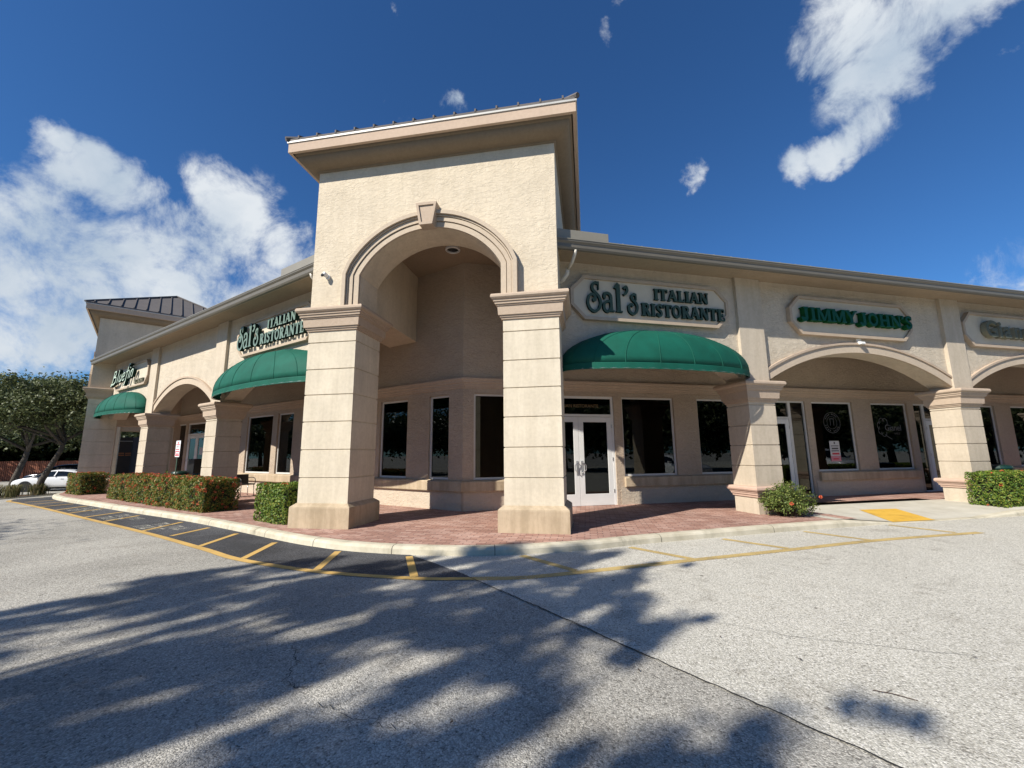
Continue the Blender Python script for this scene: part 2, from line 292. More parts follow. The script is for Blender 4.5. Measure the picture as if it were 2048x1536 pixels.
def brickm():
    m, nd, lk, b = mat('clay_pavers'); g = nd.new('ShaderNodeNewGeometry'); sx = nd.new('ShaderNodeSeparateXYZ'); lk.new(g.outputs['Position'], sx.inputs[0])
    def mth(op, a, bb=None, cc=None):
        n = nd.new('ShaderNodeMath'); n.operation = op
        for i, v in enumerate((a, bb, cc)):
            if v is None: continue
            if hasattr(v, 'links'): lk.new(v, n.inputs[i])
            else: n.inputs[i].default_value = v
        return n.outputs[0]
    zz = mth('MULTIPLY', mth('SINE', mth('MULTIPLY', sx.outputs['X'], 2*pi/.235)), .014)
    zx = mth('MULTIPLY', mth('SINE', mth('MULTIPLY', sx.outputs['Y'], 2*pi/.235)), .014)
    cx = nd.new('ShaderNodeCombineXYZ'); lk.new(mth('ADD', sx.outputs['X'], zx), cx.inputs['X']); lk.new(mth('ADD', sx.outputs['Y'], zz), cx.inputs['Y'])
    br = nd.new('ShaderNodeTexBrick'); lk.new(cx.outputs[0], br.inputs['Vector']); br.inputs['Scale'].default_value = 1
    br.inputs['Brick Width'].default_value = .235; br.inputs['Row Height'].default_value = .118; br.inputs['Mortar Size'].default_value = .006; br.inputs['Mortar Smooth'].default_value = .3
    br.inputs['Color1'].default_value = (.0,.0,.0,1); br.inputs['Color2'].default_value = (1,1,1,1); br.inputs['Mortar'].default_value = (.5,.5,.5,1); br.inputs['Bias'].default_value = 0
    c = ramp(nd, lk, br.outputs['Color'], [(0,(.36,.195,.145)),(.5,(.47,.275,.21)),(1,(.55,.36,.29))])
    p = pos(nd, lk); c = mixc(nd, lk, 1, c, ramp(nd, lk, noise(nd, lk, p, .9, 5), [(.35,(.74,.72,.72)),(.65,(1,1,1))]), 'MULTIPLY')
    c = mixc(nd, lk, 1, c, ramp(nd, lk, noise(nd, lk, p, 40, 4), [(.3,(.8,.8,.8)),(.6,(1,1,1))]), 'MULTIPLY')
    c = mixc(nd, lk, br.outputs['Fac'], c, (.10,.06,.05))
    lk.new(c, b.inputs['Base Color']); b.inputs['Roughness'].default_value = .9
    inv = mth('SUBTRACT', 1, br.outputs['Fac']); bump(nd, lk, b, inv, .006, 1); return m
MT['brick'] = brickm()

# ------------------------------------------------------------------ frames and mesh helpers
TC = -1.05591; AN = radians(23.62688); ca, sa = cos(AN), sin(AN)
def R(u, v, z): return Vector((TC+u*ca+v*sa, u*sa-v*ca, z))       # right wing: u along, v out of the wall
def L(u, v, z): return Vector((TC-u*ca-v*sa, u*sa-v*ca, z))       # left wing
def T(u, v, z): return Vector((TC+u, -v, z))                       # corner tower
EA = radians(50.4)
def E(u, v, z):                                                     # end tower, turned a little further round the bend
    w = 2.816-u; return Vector((-20.85-sin(EA)*w-cos(EA)*v, 7.72+cos(EA)*w-sin(EA)*v, z))
def I(u, v, z): return Vector((u, v, z))

class MB:
    def __init__(s): s.v = []; s.f = []
    def add(s, vs, fs):
        o = len(s.v); s.v += [tuple(p) for p in vs]; s.f += [tuple(i+o for i in f) for f in fs]; return s
    def box(s, F, u0, u1, v0, v1, z0, z1):
        return s.add([F(u,v,z) for z in (z0,z1) for v in (v0,v1) for u in (u0,u1)], [(0,1,3,2),(4,6,7,5),(0,4,5,1),(2,3,7,6),(0,2,6,4),(1,5,7,3)])
    def prism(s, F, poly, v0, v1):      # polygon in (u,z), extruded along v
        n = len(poly)
        return s.add([F(u,v0,z) for u,z in poly]+[F(u,v1,z) for u,z in poly], [tuple(range(n)), tuple(range(2*n-1,n-1,-1))]+[(i,(i+1)%n,(i+1)%n+n,i+n) for i in range(n)])
    def hprism(s, F, poly, z0, z1):     # polygon in (u,v)
        n = len(poly)
        return s.add([F(u,v,z0) for u,v in poly]+[F(u,v,z1) for u,v in poly], [tuple(range(n)), tuple(range(2*n-1,n-1,-1))]+[(i,(i+1)%n,(i+1)%n+n,i+n) for i in range(n)])
    def uprism(s, F, poly, u0, u1):     # polygon in (v,z), extruded along u
        n = len(poly)
        return s.add([F(u0,v,z) for v,z in poly]+[F(u1,v,z) for v,z in poly], [tuple(range(n)), tuple(range(2*n-1,n-1,-1))]+[(i,(i+1)%n,(i+1)%n+n,i+n) for i in range(n)])
    def rings(s, F, u0, u1, v0, v1, prof, cap=True):   # stacked rectangles: prof = [(z, offset)]
        vs = []; fs = []
        for z, o in prof: vs += [F(u0-o,v0-o,z), F(u1+o,v0-o,z), F(u1+o,v1+o,z), F(u0-o,v1+o,z)]
        for i in range(len(prof)-1):
            for k in range(4): a, b = i*4+k, i*4+(k+1)%4; fs.append((a,b,b+4,a+4))
        if cap: fs += [(0,3,2,1), tuple(len(vs)-4+k for k in range(4))]
        return s.add(vs, fs)
    def band(s, F, inner, outer, v0, v1):   # strip solid between two (u,z) paths
        n = len(inner); vs = [F(u,v,z) for v in (v0,v1) for pth in (inner,outer) for u,z in pth]; fs = []
        for i in range(n-1):
            a,b,c,d = i,i+1,n+i+1,n+i
            fs += [(a,b,c,d),(a+2*n,d+2*n,c+2*n,b+2*n),(a,a+2*n,b+2*n,b),(d,c,c+2*n,d+2*n)]
        fs += [(0,n,3*n,2*n),(n-1,3*n-1,4*n-1,2*n-1)]
        return s.add(vs, fs)
    def tube(s, pts, r, n=8, closed=False):
        pts = [Vector(p) for p in pts]; rs = r if isinstance(r, (list,tuple)) else [r]*len(pts); vs = []; fs = []
        prev = None
        for i, p in enumerate(pts):
            d = (pts[min(i+1,len(pts)-1)]-pts[max(i-1,0)]).normalized()
            a = (prev - d*prev.dot(d)) if prev is not None else (Vector((0,0,1)).cross(d) if abs(d.z)<.95 else Vector((1,0,0)).cross(d))
            a.normalize(); prev = a; b = d.cross(a)
            for k in range(n): t = 2*pi*k/n; vs.append(p+(a*cos(t)+b*sin(t))*rs[i])
        for i in range(len(pts)-1):
            for k in range(n): q, w = i*n+k, i*n+(k+1)%n; fs.append((q,w,w+n,q+n))
        fs += [tuple(range(n-1,-1,-1)), tuple((len(pts)-1)*n+k for k in range(n))]
        return s.add(vs, fs)
    def lathe(s, c, prof, n=20, axis='z', Mx=None):
        vs = []; fs = []
        for r, h in prof:
            for k in range(n):
                t = 2*pi*k/n; q = Vector((r*cos(t), r*sin(t), h))
                if Mx is not None: q = Mx @ q
                vs.append(Vector(c)+q)
        for i in range(len(prof)-1):
            for k in range(n): a, b = i*n+k, i*n+(k+1)%n; fs.append((a,b,b+n,a+n))
        fs += [tuple(range(n-1,-1,-1)), tuple((len(prof)-1)*n+k for k in range(n))]
        return s.add(vs, fs)
def tag(o, label=None, cat=None, group=None, kind=None):
    if label: o['label'] = label
    if cat: o['category'] = cat
    if group: o['group'] = group
    if kind: o['kind'] = kind
    return o
def world_loc(o):
    l = Vector((0,0,0))
    while o is not None: l = l+o.location; o = o.parent
    return l
def obj(name, mb, m, parent=None, origin=None, fix=True, smooth=False, bevel=0):
    if origin is None: origin = world_loc(parent) if parent else Vector((0,0,0))
    origin = Vector(origin)
    me = bpy.data.meshes.new(name); me.from_pydata([tuple(Vector(p)-origin) for p in mb.v], [], mb.f); me.materials.append(MT[m])
    if fix:
        b = bmesh.new(); b.from_mesh(me); bmesh.ops.recalc_face_normals(b, faces=b.faces)
        if bevel: bmesh.ops.bevel(b, geom=[e for e in b.edges if len(e.link_faces)==2 and e.calc_face_angle(0)>.5], offset=bevel, segments=2, affect='EDGES', profile=.6)
        b.to_mesh(me); b.free()
    if smooth:
        for p in me.polygons: p.use_smooth = True
    o = bpy.data.objects.new(name, me); C.objects.link(o)
    if parent: o.parent = parent; o.location = origin-world_loc(parent)
    else: o.location = origin
    return o
def empty(name, loc, label, cat, group=None):
    o = bpy.data.objects.new(name, None); C.objects.link(o); o.location = loc; o.empty_display_size = .3
    return tag(o, label, cat, group)
def struct(name, mb, m, **k): return tag(obj(name, mb, m, **k), kind='structure')
def arc(c, r, a0, a1, n): return [(c[0]+r*cos(a0+(a1-a0)*i/n), c[1]+r*sin(a0+(a1-a0)*i/n)) for i in range(n+1)]
def segarch(u0, u1, zs, rise, n=28):
    h = (u1-u0)/2; Rr = (h*h+rise*rise)/(2*rise); cu = (u0+u1)/2; cz = zs+rise-Rr; a = math.asin(h/Rr)
    return [(cu+Rr*sin(-a+2*a*i/n), cz+Rr*cos(-a+2*a*i/n)) for i in range(n+1)]
def offset_path(path, d):
    out = []
    for i, p in enumerate(path):
        a = path[max(i-1,0)]; b = path[min(i+1,len(path)-1)]
        t = (b[0]-a[0], b[1]-a[1]); l = sqrt(t[0]**2+t[1]**2); out.append((p[0]-t[1]/l*d, p[1]+t[0]/l*d))
    return out

# ------------------------------------------------------------------ building
ROOT = empty('shopping_plaza', T(0,0,0), 'cream stucco shopping plaza with arcades and a tall arched corner tower', 'building')

def wall_holes(mb, F, u0, u1, z0, z1, v0, v1, holes):
    us = sorted({u0,u1}|{h[0] for h in holes}|{h[1] for h in holes}); us = [u for u in us if u0<=u<=u1]
    for a, b in zip(us, us[1:]):
        hs = sorted([(h[2],h[3]) for h in holes if h[0] < (a+b)/2 < h[1]])
        z = z0
        for h0, h1 in hs:
            if h0 > z: mb.box(F, a, b, v0, v1, z, h0)
            z = h1
        if z < z1: mb.box(F, a, b, v0, v1, z, z1)

CAPP = [(0,.0),(.01,.03),(.05,.035),(.05,.055),(.09,.06),(.09,.085),(.28,.10),(.28,.12),(.31,.125),(.31,.145),(.36,.15),(.36,.17),(.40,.175),(.41,.20),(.44,.225),(.48,.225),(.51,.21),(.52,.18)]
def groove_prof(z0, z1, gs, d=.018, h=.028):
    p = [(z0,0)]
    for g in gs: p += [(g-h/2,0),(g-h/2+.004,-d),(g+h/2-.004,-d),(g+h/2,0)]
    return p+[(z1,0)]

def tower(F, parent, front_only=False):
    H = 2.816; pi_ = 1.625
    # body above the capitals: front wall with its arch, sides, back, all 1.1 thick
    zs = 4.76; arch = segarch(-pi_, pi_, 5.49, .98, 36)
    m = MB(); poly = [(-H,zs),(-pi_,zs)]+arch+[(pi_,zs),(H,zs),(H,8.25),(-H,8.25)]
    m.prism(F, poly, 0, -.82)
    wall = obj('tower_wall', m, 'stucco', parent)
    m = MB(); m.box(F, -H, -H+1.1, -5.63, -.82, 4.86, 8.25); m.box(F, H-1.1, H, -5.63, -.82, 4.86, 8.25); m.box(F, -H+1.1, H-1.1, -5.63, -4.6, 6.92, 8.25)
    obj('side_wall', m, 'stucco', wall)
    m = MB(); m.box(F, -H+1.1, H-1.1, -4.6, -.82, 6.92, 7.0); obj('ceiling', m, 'soffit', wall)
    path = [(-pi_,zs)]+arch+[(pi_,zs)]
    for a, b, pr, k in ((0,.115,.05,'trimlt'),(.135,.225,.075,'trimlt'),(.235,.265,.10,'trimlt'),(.275,.36,.15,'trimlt')):
        m = MB(); m.band(F, offset_path(path,a), offset_path(path,b), -.01, pr); 
        obj('arch_moulding', m, k, wall)
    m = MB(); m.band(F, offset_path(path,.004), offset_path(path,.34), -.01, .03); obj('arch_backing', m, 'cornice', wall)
    # keystone: tapered block with a recessed panel
    m = MB(); ks = [(-.15,6.44),(.15,6.44),(.24,6.96),(-.24,6.96)]; m.prism(F, ks, -.01, .22)
    k = obj('keystone', m, 'trim', wall, bevel=.012)
    m = MB(); inn = [(-.105,6.50),(.105,6.50),(.175,6.90),(-.175,6.90)]
    for a, b in zip(range(4), (1,2,3,0)):
        o0, o1, i0, i1 = ks[a], ks[b], inn[a], inn[b]
        m.prism(F, [o0,o1,i1,i0], .222, .25)
    obj('keystone_rim', m, 'trim', wall)
    # cornice cove, fascia, drip edge
    cove = [(8.185,.004),(8.19,.02),(8.20,.035),(8.225,.045)]+[(8.225+.20*(1-cos(t)), .06+.30*sin(t)) for t in [i*pi/2/10 for i in range(11)]]+[(8.435,.385),(8.455,.40)]
    cove = [(z,o) for z,o in cove]
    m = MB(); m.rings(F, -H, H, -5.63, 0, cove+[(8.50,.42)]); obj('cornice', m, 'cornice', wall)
    m = MB(); m.rings(F, -H, H, -5.63, 0, [(8.452,.43),(8.452,.50),(8.685,.50),(8.685,.43)], cap=False)
    m.rings(F, -H, H, -5.63, 0, [(8.47,.41),(8.47,.44)], cap=True); obj('fascia', m, 'trim_pink', wall)
    m = MB(); m.rings(F, -H, H, -5.63, 0, [(8.683,.49),(8.683,.522),(8.722,.527),(8.722,.49)]); obj('drip_edge', m, 'drip', wall)
    # hipped standing seam roof
    e = H+.518; cv = -2.815; apex = 10.75; z0 = 8.724
    cs = [(-e,cv-e),(e,cv-e),(e,cv+e),(-e,cv+e)]
    m = MB(); m.add([F(u,v,z0) for u,v in cs]+[F(u,v,z0+.06) for u,v in cs]+[F(0,cv,apex)], [(0,1,2,3)]+[(i,(i+1)%4,(i+1)%4+4,i+4) for i in range(4)]+[(i+4,(i+1)%4+4,8) for i in range(4)])
    sl = (apex-z0-.06)/e
    for s in range(4):
        for i in range(-6,8):
            x = (i-.5)*.47
            if abs(x) > e-.1: continue
            run = e-abs(x)
            def G(a, d, z, s=s):   # a along the eave, d distance inward from the eave
                if s == 0: return F(a, cv+e-d, z)
                if s == 1: return F(e-d, cv+a, z)
                if s == 2: return F(a, cv-e+d, z)
                return F(-e+d, cv+a, z)
            pts = []
            for a in (x-.018, x+.018):
                pts += [G(a,-.01,z0+.04), G(a,-.01,z0+.115), G(a,run,z0+.06+sl*run), G(a,run,z0+.11+sl*run)]
            m.add(pts, [(0,1,3,2),(4,6,7,5),(0,4,5,1),(1,5,7,3),(2,3,7,6),(0,2,6,4)])
    rf = obj('roof', m, 'roof', wall)
    m = MB()
    for a, b in ((-1,-1),(1,-1),(1,1),(-1,1)):
        p0 = F(a*(e+.03), cv+b*(e+.03), z0+.05); p1 = F(0, cv, apex+.04); m.tube([p0,p1], .055, 6)
    obj('hip_cap', m, 'roof', wall)
    # piers
    G6 = [1.02,1.61,2.21,2.80,3.37,3.98]
    for s in (-1, 1):
        a, b = sorted((s*H, s*(H-1.16)))
        m = MB(); m.rings(F, a, b, -1.1, 0, groove_prof(.44, 4.78, G6)); pr = obj('pier', m, 'smooth', parent)
        m = MB(); m.rings(F, a-.002, b+.002, -1.1, 0, [(-.06,.105),(.40,.105),(.43,.10),(.50,.012)]); obj('plinth', m, 'base', pr)
        m = MB(); m.rings(F, a, b, -1.1, 0, [(4.235+z*1.0, o) for z, o in CAPP]+[(4.765,.0)]); obj('capital', m, 'trim', pr)
    return wall
tower(T, ROOT)
tower(E, ROOT)
# end tower side walls below the eaves, with a passage opening
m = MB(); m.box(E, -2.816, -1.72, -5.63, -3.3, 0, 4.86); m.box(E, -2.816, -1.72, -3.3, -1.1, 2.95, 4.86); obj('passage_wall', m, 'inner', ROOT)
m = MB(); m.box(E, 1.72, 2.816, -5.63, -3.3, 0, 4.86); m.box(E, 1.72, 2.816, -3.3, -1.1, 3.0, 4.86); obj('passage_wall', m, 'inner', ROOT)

# ---- wings
VW, VB = .10, -.42
def column(F, u, w=.79, parent=None):
    m = MB(); m.rings(F, u, u+w, -.5, .25, groove_prof(.60, 2.74, [1.135,1.635,2.12,2.62])); c = obj('column', m, 'wingcol', parent)
    m = MB(); m.rings(F, u, u+w, -.5, .25, [(-.03,.0),(.40,.0)]); obj('column_foot', m, 'wingcol', c)
    m = MB(); m.rings(F, u, u+w, -.5, .25, [(.39,.0),(.395,.03),(.45,.035),(.45,.055),(.50,.06),(.50,.075),(.535,.08),(.54,.105),(.575,.125),(.62,.12),(.645,.10),(.652,.0)]); obj('base_ring', m, 'ringpink', c)
    m = MB(); m.rings(F, u, u+w, -.5, .25, [(2.69+z, o*.9) for z, o in CAPP]+[(3.213,0)]); obj('capital', m, 'trim', c)
    m = MB(); m.box(F, u+.005, u+.755, VW-.01, .195, 3.205, 5.955); obj('pilaster', m, 'wingcol', c)
    return c
WR = dict(F=R, cols=[7.80,15.04,22.28,29.5], start=3.0, end=30.25, name='R')
WL = dict(F=L, cols=[9.0,15.06], start=3.0, end=20.92, name='L')
for Wd in (WR, WL):
    F = Wd['F']; cols = Wd['cols']
    for c in cols: column(F, c, parent=ROOT)
    spans = []; s = Wd['start']
    for c in cols: spans.append((s, c)); s = c+.79
    if s < Wd['end']-1: spans.append((s, Wd['end']))
    # arcade wall
    for i, (a, b) in enumerate(spans):
        first = a == Wd['start']; last = (b == Wd['end'])
        bb = b-.5 if last else b
        path = segarch(a, bb, 3.28, .86, 32)
        lo = a-.0; hi = b+.0
        poly = [(lo-(.4 if not first else 0), 3.215)] if not first else [(lo,3.28)]
        poly = ([(a-.395,3.215),(a,3.215)] if not first else [])+path+([(bb,3.215),(b+.395,3.215)] if not last else [(bb,3.28),(b,3.28)])
        x0 = poly[0][0]; x1 = poly[-1][0]
        poly = poly+[(x1,6.0),(x0,6.0)]
        m = MB(); m.prism(F, poly, VB, VW); obj('arcade_wall', m, 'wing_stucco', ROOT)
        isaw = (Wd['name']=='R' and i==0) or (Wd['name']=='L' and i in (0,2))
        if not isaw:
            m = MB(); m.band(F, offset_path(path,.0), offset_path(path,.225), VW-.01, VW+.05)
            def clip(mm, lo, hi):
                return mm
            obj('arch_trim', m, 'trimlt', ROOT)
            m = MB(); m.band(F, offset_path(path,.22), offset_path(path,.275), VW-.01, VW+.085); obj('arch_trim', m, 'trim', ROOT)
    # ceiling of the arcade
    m = MB(); m.box(F, Wd['start']+.2, Wd['end'], -2.6, VB, 5.15, 5.22); obj('arcade_ceiling', m, 'soffit', ROOT)
    # soffit, fascia, gutter
    st = 2.80 if Wd['name']=='R' else 2.80
    en = Wd['end'] if Wd['name']=='R' else 21.35
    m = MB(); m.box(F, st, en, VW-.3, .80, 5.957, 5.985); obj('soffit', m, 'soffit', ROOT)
    m = MB(); m.box(F, st, en, .80, .826, 5.868, 6.072); obj('eave_fascia', m, 'trim', ROOT)
    prof = [(.827,5.86),(.90,5.86),(.925,5.90),(.93,5.98),(.965,6.02),(.97,6.065),(.955,6.07),(.94,6.03),(.915,6.0),(.90,5.90),(.827,5.88)]
    m = MB(); m.uprism(F, prof, st-.22, en); g = obj('gutter', m, 'gutter', ROOT)
    m = MB(); m.uprism(F, [(.963,6.058),(.978,6.058),(.978,6.078),(.945,6.078),(.945,6.066)], st-.22, en); obj('gutter_lip', m, 'gutter_lt', g)
    # roof sheet and seams
    sl = tan(radians(7.5)); rz = lambda v: 6.075+(.90-v)*sl
    m = MB(); a0, a1 = (3.0 if 1 else 0), Wd['end']
    m.uprism(F, [(.90,rz(.90)),(.90,rz(.90)-.03),(-9,rz(-9)-.03),(-9,rz(-9))], a0+1.2, a1); 
    m.uprism(F, [(.90,rz(.90)-.001),(.90,rz(.90)-.031),(.0,rz(0)-.031),(0,rz(0)-.001)], a0-.35, a0+1.2); u = 4.22
    while u < a1-.1:
        m.uprism(F, [(.94,6.045),(.94,6.105),(-9,rz(-9)+.06),(-9,rz(-9))], u-.02, u+.02); u += .4755
    obj('roof', m, 'roofwing', ROOT)
    m = MB(); m.box(F, 2.55, 3.88 if Wd['name']=='R' else 4.42, .90, .93, 6.072, 6.30); obj('splash_guard', m, 'gutter_lt', g, bevel=.006)
    # body behind the storefront (closes the building)
    m = MB(); m.box(F, 3.4 if 0 else 5.2, Wd['end'], -9, -8.9, 0, 6.6); obj('rear_wall', m, 'inner', ROOT)
# end of right arcade
m = MB(); m.box(R, 30.25, 30.45, -9, VW, 0, 6.0); obj('end_wall', m, 'wing_stucco', ROOT)
# downspouts beside the tower
for F, u in ((R, 3.10), (L, 3.10)):
    m = MB(); m.tube([F(u,.88,5.87),F(u,.86,5.80),F(u-.01,.70,5.66),F(u-.02,.45,5.60)], .035, 8)
    m.tube([F(u-.02,.45,5.62),F(u-.03,.42,5.50),F(u-.09,.30,5.40),F(u-.2,.14,5.36)], .05, 10)
    obj('downspout', m, 'pale', ROOT, smooth=True)

# storefronts
HOL_R = [(1.39,2.90,.80,3.13,'w'),(3.33,5.57,0,3.13,'dd'),(5.83,7.60,.80,3.13,'w'),(8.43,10.25,.80,3.13,'w'),(10.95,12.62,0,3.13,'ds'),(12.90,14.66,.80,3.13,'w'),(15.50,17.20,.80,3.13,'w'),(17.50,19.05,0,3.13,'sd'),(20.0,21.70,.80,3.13,'w'),(22.6,24.3,.80,3.13,'w'),(25,26.7,.80,3.13,'w')]
HOL_L = [(1.60,2.36,.80,3.13,'w'),(3.25,4.48,.80,3.13,'w'),(4.85,7.09,0,3.13,'dd'),(7.35,8.55,.80,3.13,'w'),(9.45,10.57,.80,3.13,'w'),(10.95,13.02,.80,3.13,'w'),(13.5,15.4,.80,3.13,'w'),(16.95,19.12,0,3.13,'dd'),(19.38,20.66,0,3.13,'s')]
UC = 2.5*tan(AN)
glazing = []
def frame_rect(m, F, a, b, z0, z1, v0, v1, t, bottom=None):
    bt = t if bottom is None else bottom
    m.box(F, a, a+t, v0, v1, z0, z1); m.box(F, b-t, b, v0, v1, z0, z1); m.box(F, a+t, b-t, v0, v1, z1-t, z1)
    if bt: m.box(F, a+t, b-t, v0, v1, z0, z0+bt)
def pane(F, a, b, z0, z1, v, par): 
    m = MB(); m.box(F, a, b, v-.006, v, z0, z1); return obj('pane', m, 'glass', par)
def leaf(F, a, b, z1, v, par, hs):     # one glazed door leaf; hs: side the pull handle is on
    m = MB(); st = .15 if b-a > .85 else .11
    m.box(F, a, a+st, v-.045, v, .01, z1); m.box(F, b-st, b, v-.045, v, .01, z1); m.box(F, a+st, b-st, v-.045, v, z1-.15, z1); m.box(F, a+st, b-st, v-.045, v, .01, .33)
    d = obj('door', m, 'white', par, bevel=.004)
    pane(F, a+st-.005, b-st+.005, .325, z1-.145, v-.02, d)
    if hs:
        hu = a+.07 if hs < 0 else b-.07; k = -1 if hs < 0 else 1
        m = MB(); m.tube([F(hu,v-.005,.93),F(hu,v+.06,.93),F(hu-k*.02,v+.075,.95),F(hu-k*.09,v+.075,1.0),F(hu-k*.09,v+.075,1.14),F(hu-k*.02,v+.075,1.2),F(hu,v+.06,1.22),F(hu,v-.005,1.22)], .013, 8)
        m.box(F, hu-.03, hu+.03, v, v+.012, .86, 1.26)
        obj('handle', m, 'steel', d, smooth=False)
    hg = b-.004 if hs < 0 else a+.004
    for z in (.35,1.25,2.2): m = MB(); m.box(F, hg-.012, hg+.012, v, v+.02, z, z+.1); obj('hinge', m, 'steel', d)
def storefront(F, holes, end, nm):
    m = MB(); v0, v1 = -2.68, -2.5
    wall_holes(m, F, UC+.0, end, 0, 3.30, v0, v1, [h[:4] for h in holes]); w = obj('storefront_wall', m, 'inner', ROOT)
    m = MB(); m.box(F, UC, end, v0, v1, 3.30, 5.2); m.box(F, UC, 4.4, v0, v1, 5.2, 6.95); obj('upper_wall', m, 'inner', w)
    m = MB(); doors = sorted([h for h in holes if h[2] == 0]); cur = UC-.02; segs = []
    for h in doors: segs.append((cur, h[0]-.12)); cur = h[1]+.12
    segs.append((cur, end))
    for a, b in segs:
        if b-a > .3: m = MB(); m.box(F, a if a > UC else UC+.035, b, -2.499, -2.488, .0, .50); obj('lower_panel', m, 'innerlow', w)
    for a, b in segs:
        if b-a > .8: m = MB(); m.uprism(F, [(-2.5,.50),(-2.41,.50),(-2.40,.52),(-2.40,.75),(-2.42,.775),(-2.5,.785)], a+.12 if a > UC else UC-.045, b-.1); obj('sill_band', m, 'base', w)
    m = MB(); m.uprism(F, [(-2.5,3.27),(-2.47,3.275),(-2.46,3.33),(-2.44,3.34),(-2.43,3.40),(-2.40,3.42),(-2.39,3.48),(-2.37,3.50),(-2.365,3.545),(-2.39,3.555),(-2.5,3.56)], UC-.055, end)
    obj('storefront_cornice', m, 'trim', w)
    for h in holes:
        a, b, z0, z1, k = h
        if k == 'w':
            m = MB(); frame_rect(m, F, a+.002, b-.002, z0+.002, z1-.002, -2.62, -2.565, .055); f = obj('window', m, 'frame', ROOT, bevel=.004)
            pane(F, a+.05, b-.05, z0+.05, z1-.05, -2.59, f); glazing.append((F, a, b, f))
        elif k == 's':
            m = MB(); frame_rect(m, F, a, b, z0, z1, -2.62, -2.54, .06); f = obj('sidelight', m, 'frame', ROOT); pane(F, a+.05, b-.05, .05, z1-.05, -2.58, f)
        elif k == 'dd':
            m = MB(); frame_rect(m, F, a, b, 0, z1, -2.63, -2.54, .07, 0); m.box(F, a+.07, b-.07, -2.63, -2.54, 2.53, 2.60); f = obj('entrance', m, 'white', ROOT, bevel=.004)
            pane(F, a+.065, b-.065, 2.595, z1-.065, -2.585, f)
            mid = (a+b)/2; leaf(F, a+.072, mid-.004, 2.52, -2.55, f, 1); leaf(F, mid+.004, b-.072, 2.52, -2.55, f, -1)
        else:
            dw = (a, a+1.05) if k == 'ds' else (b-1.05, b); sw = (a+1.05, b) if k == 'ds' else (a, b-1.05)
            m = MB(); frame_rect(m, F, dw[0], dw[1], 0, z1, -2.63, -2.54, .06, 0); m.box(F, dw[0]+.06, dw[1]-.06, -2.63, -2.54, 2.53, 2.60)
            frame_rect(m, F, sw[0]+.001, sw[1], 0, z1, -2.62, -2.545, .05); f = obj('entrance', m, 'frame', ROOT)
            pane(F, dw[0]+.055, dw[1]-.055, 2.595, z1-.055, -2.585, f); pane(F, sw[0]+.045, sw[1]-.045, .045, z1-.045, -2.585, f)
            leaf(F, dw[0]+.062, dw[1]-.062, 2.52, -2.55, f, -1 if k == 'ds' else 1)
    # dark rooms behind the glass
    m = MB(); uc2 = 6.5*tan(AN); uc1 = 2.7*tan(AN)
    vs = [F(uc1,-2.685,0),F(end,-2.685,0),F(end,-6.5,0),F(uc2,-6.5,0)]; vs += [Vector((p.x,p.y,3.35)) for p in vs]
    m.add(vs, [(0,1,2,3),(4,7,6,5),(1,5,6,2),(2,6,7,3)]); obj('shop_interior', m, 'room', ROOT, fix=False)
storefront(R, HOL_R, 30.25, 'R'); storefront(L, HOL_L, 20.9, 'L')
# recessed downlight in the tower ceiling
m = MB(); cc = Vector((-1.12,1.86,6.915)); m.lathe(cc, [(.20,0),(.20,-.035),(.185,-.05),(.155,-.05),(.15,-.02),(.15,0)], 32)
t = empty('downlight', cc, 'round white recessed light in the ceiling of the tower porch', 'light'); obj('trim_ring', m, 'white', t, smooth=False)
m = MB(); m.lathe(cc, [(.148,-.004),(.148,-.012),(.05,-.02)], 24); obj('lens', m, 'black', t)

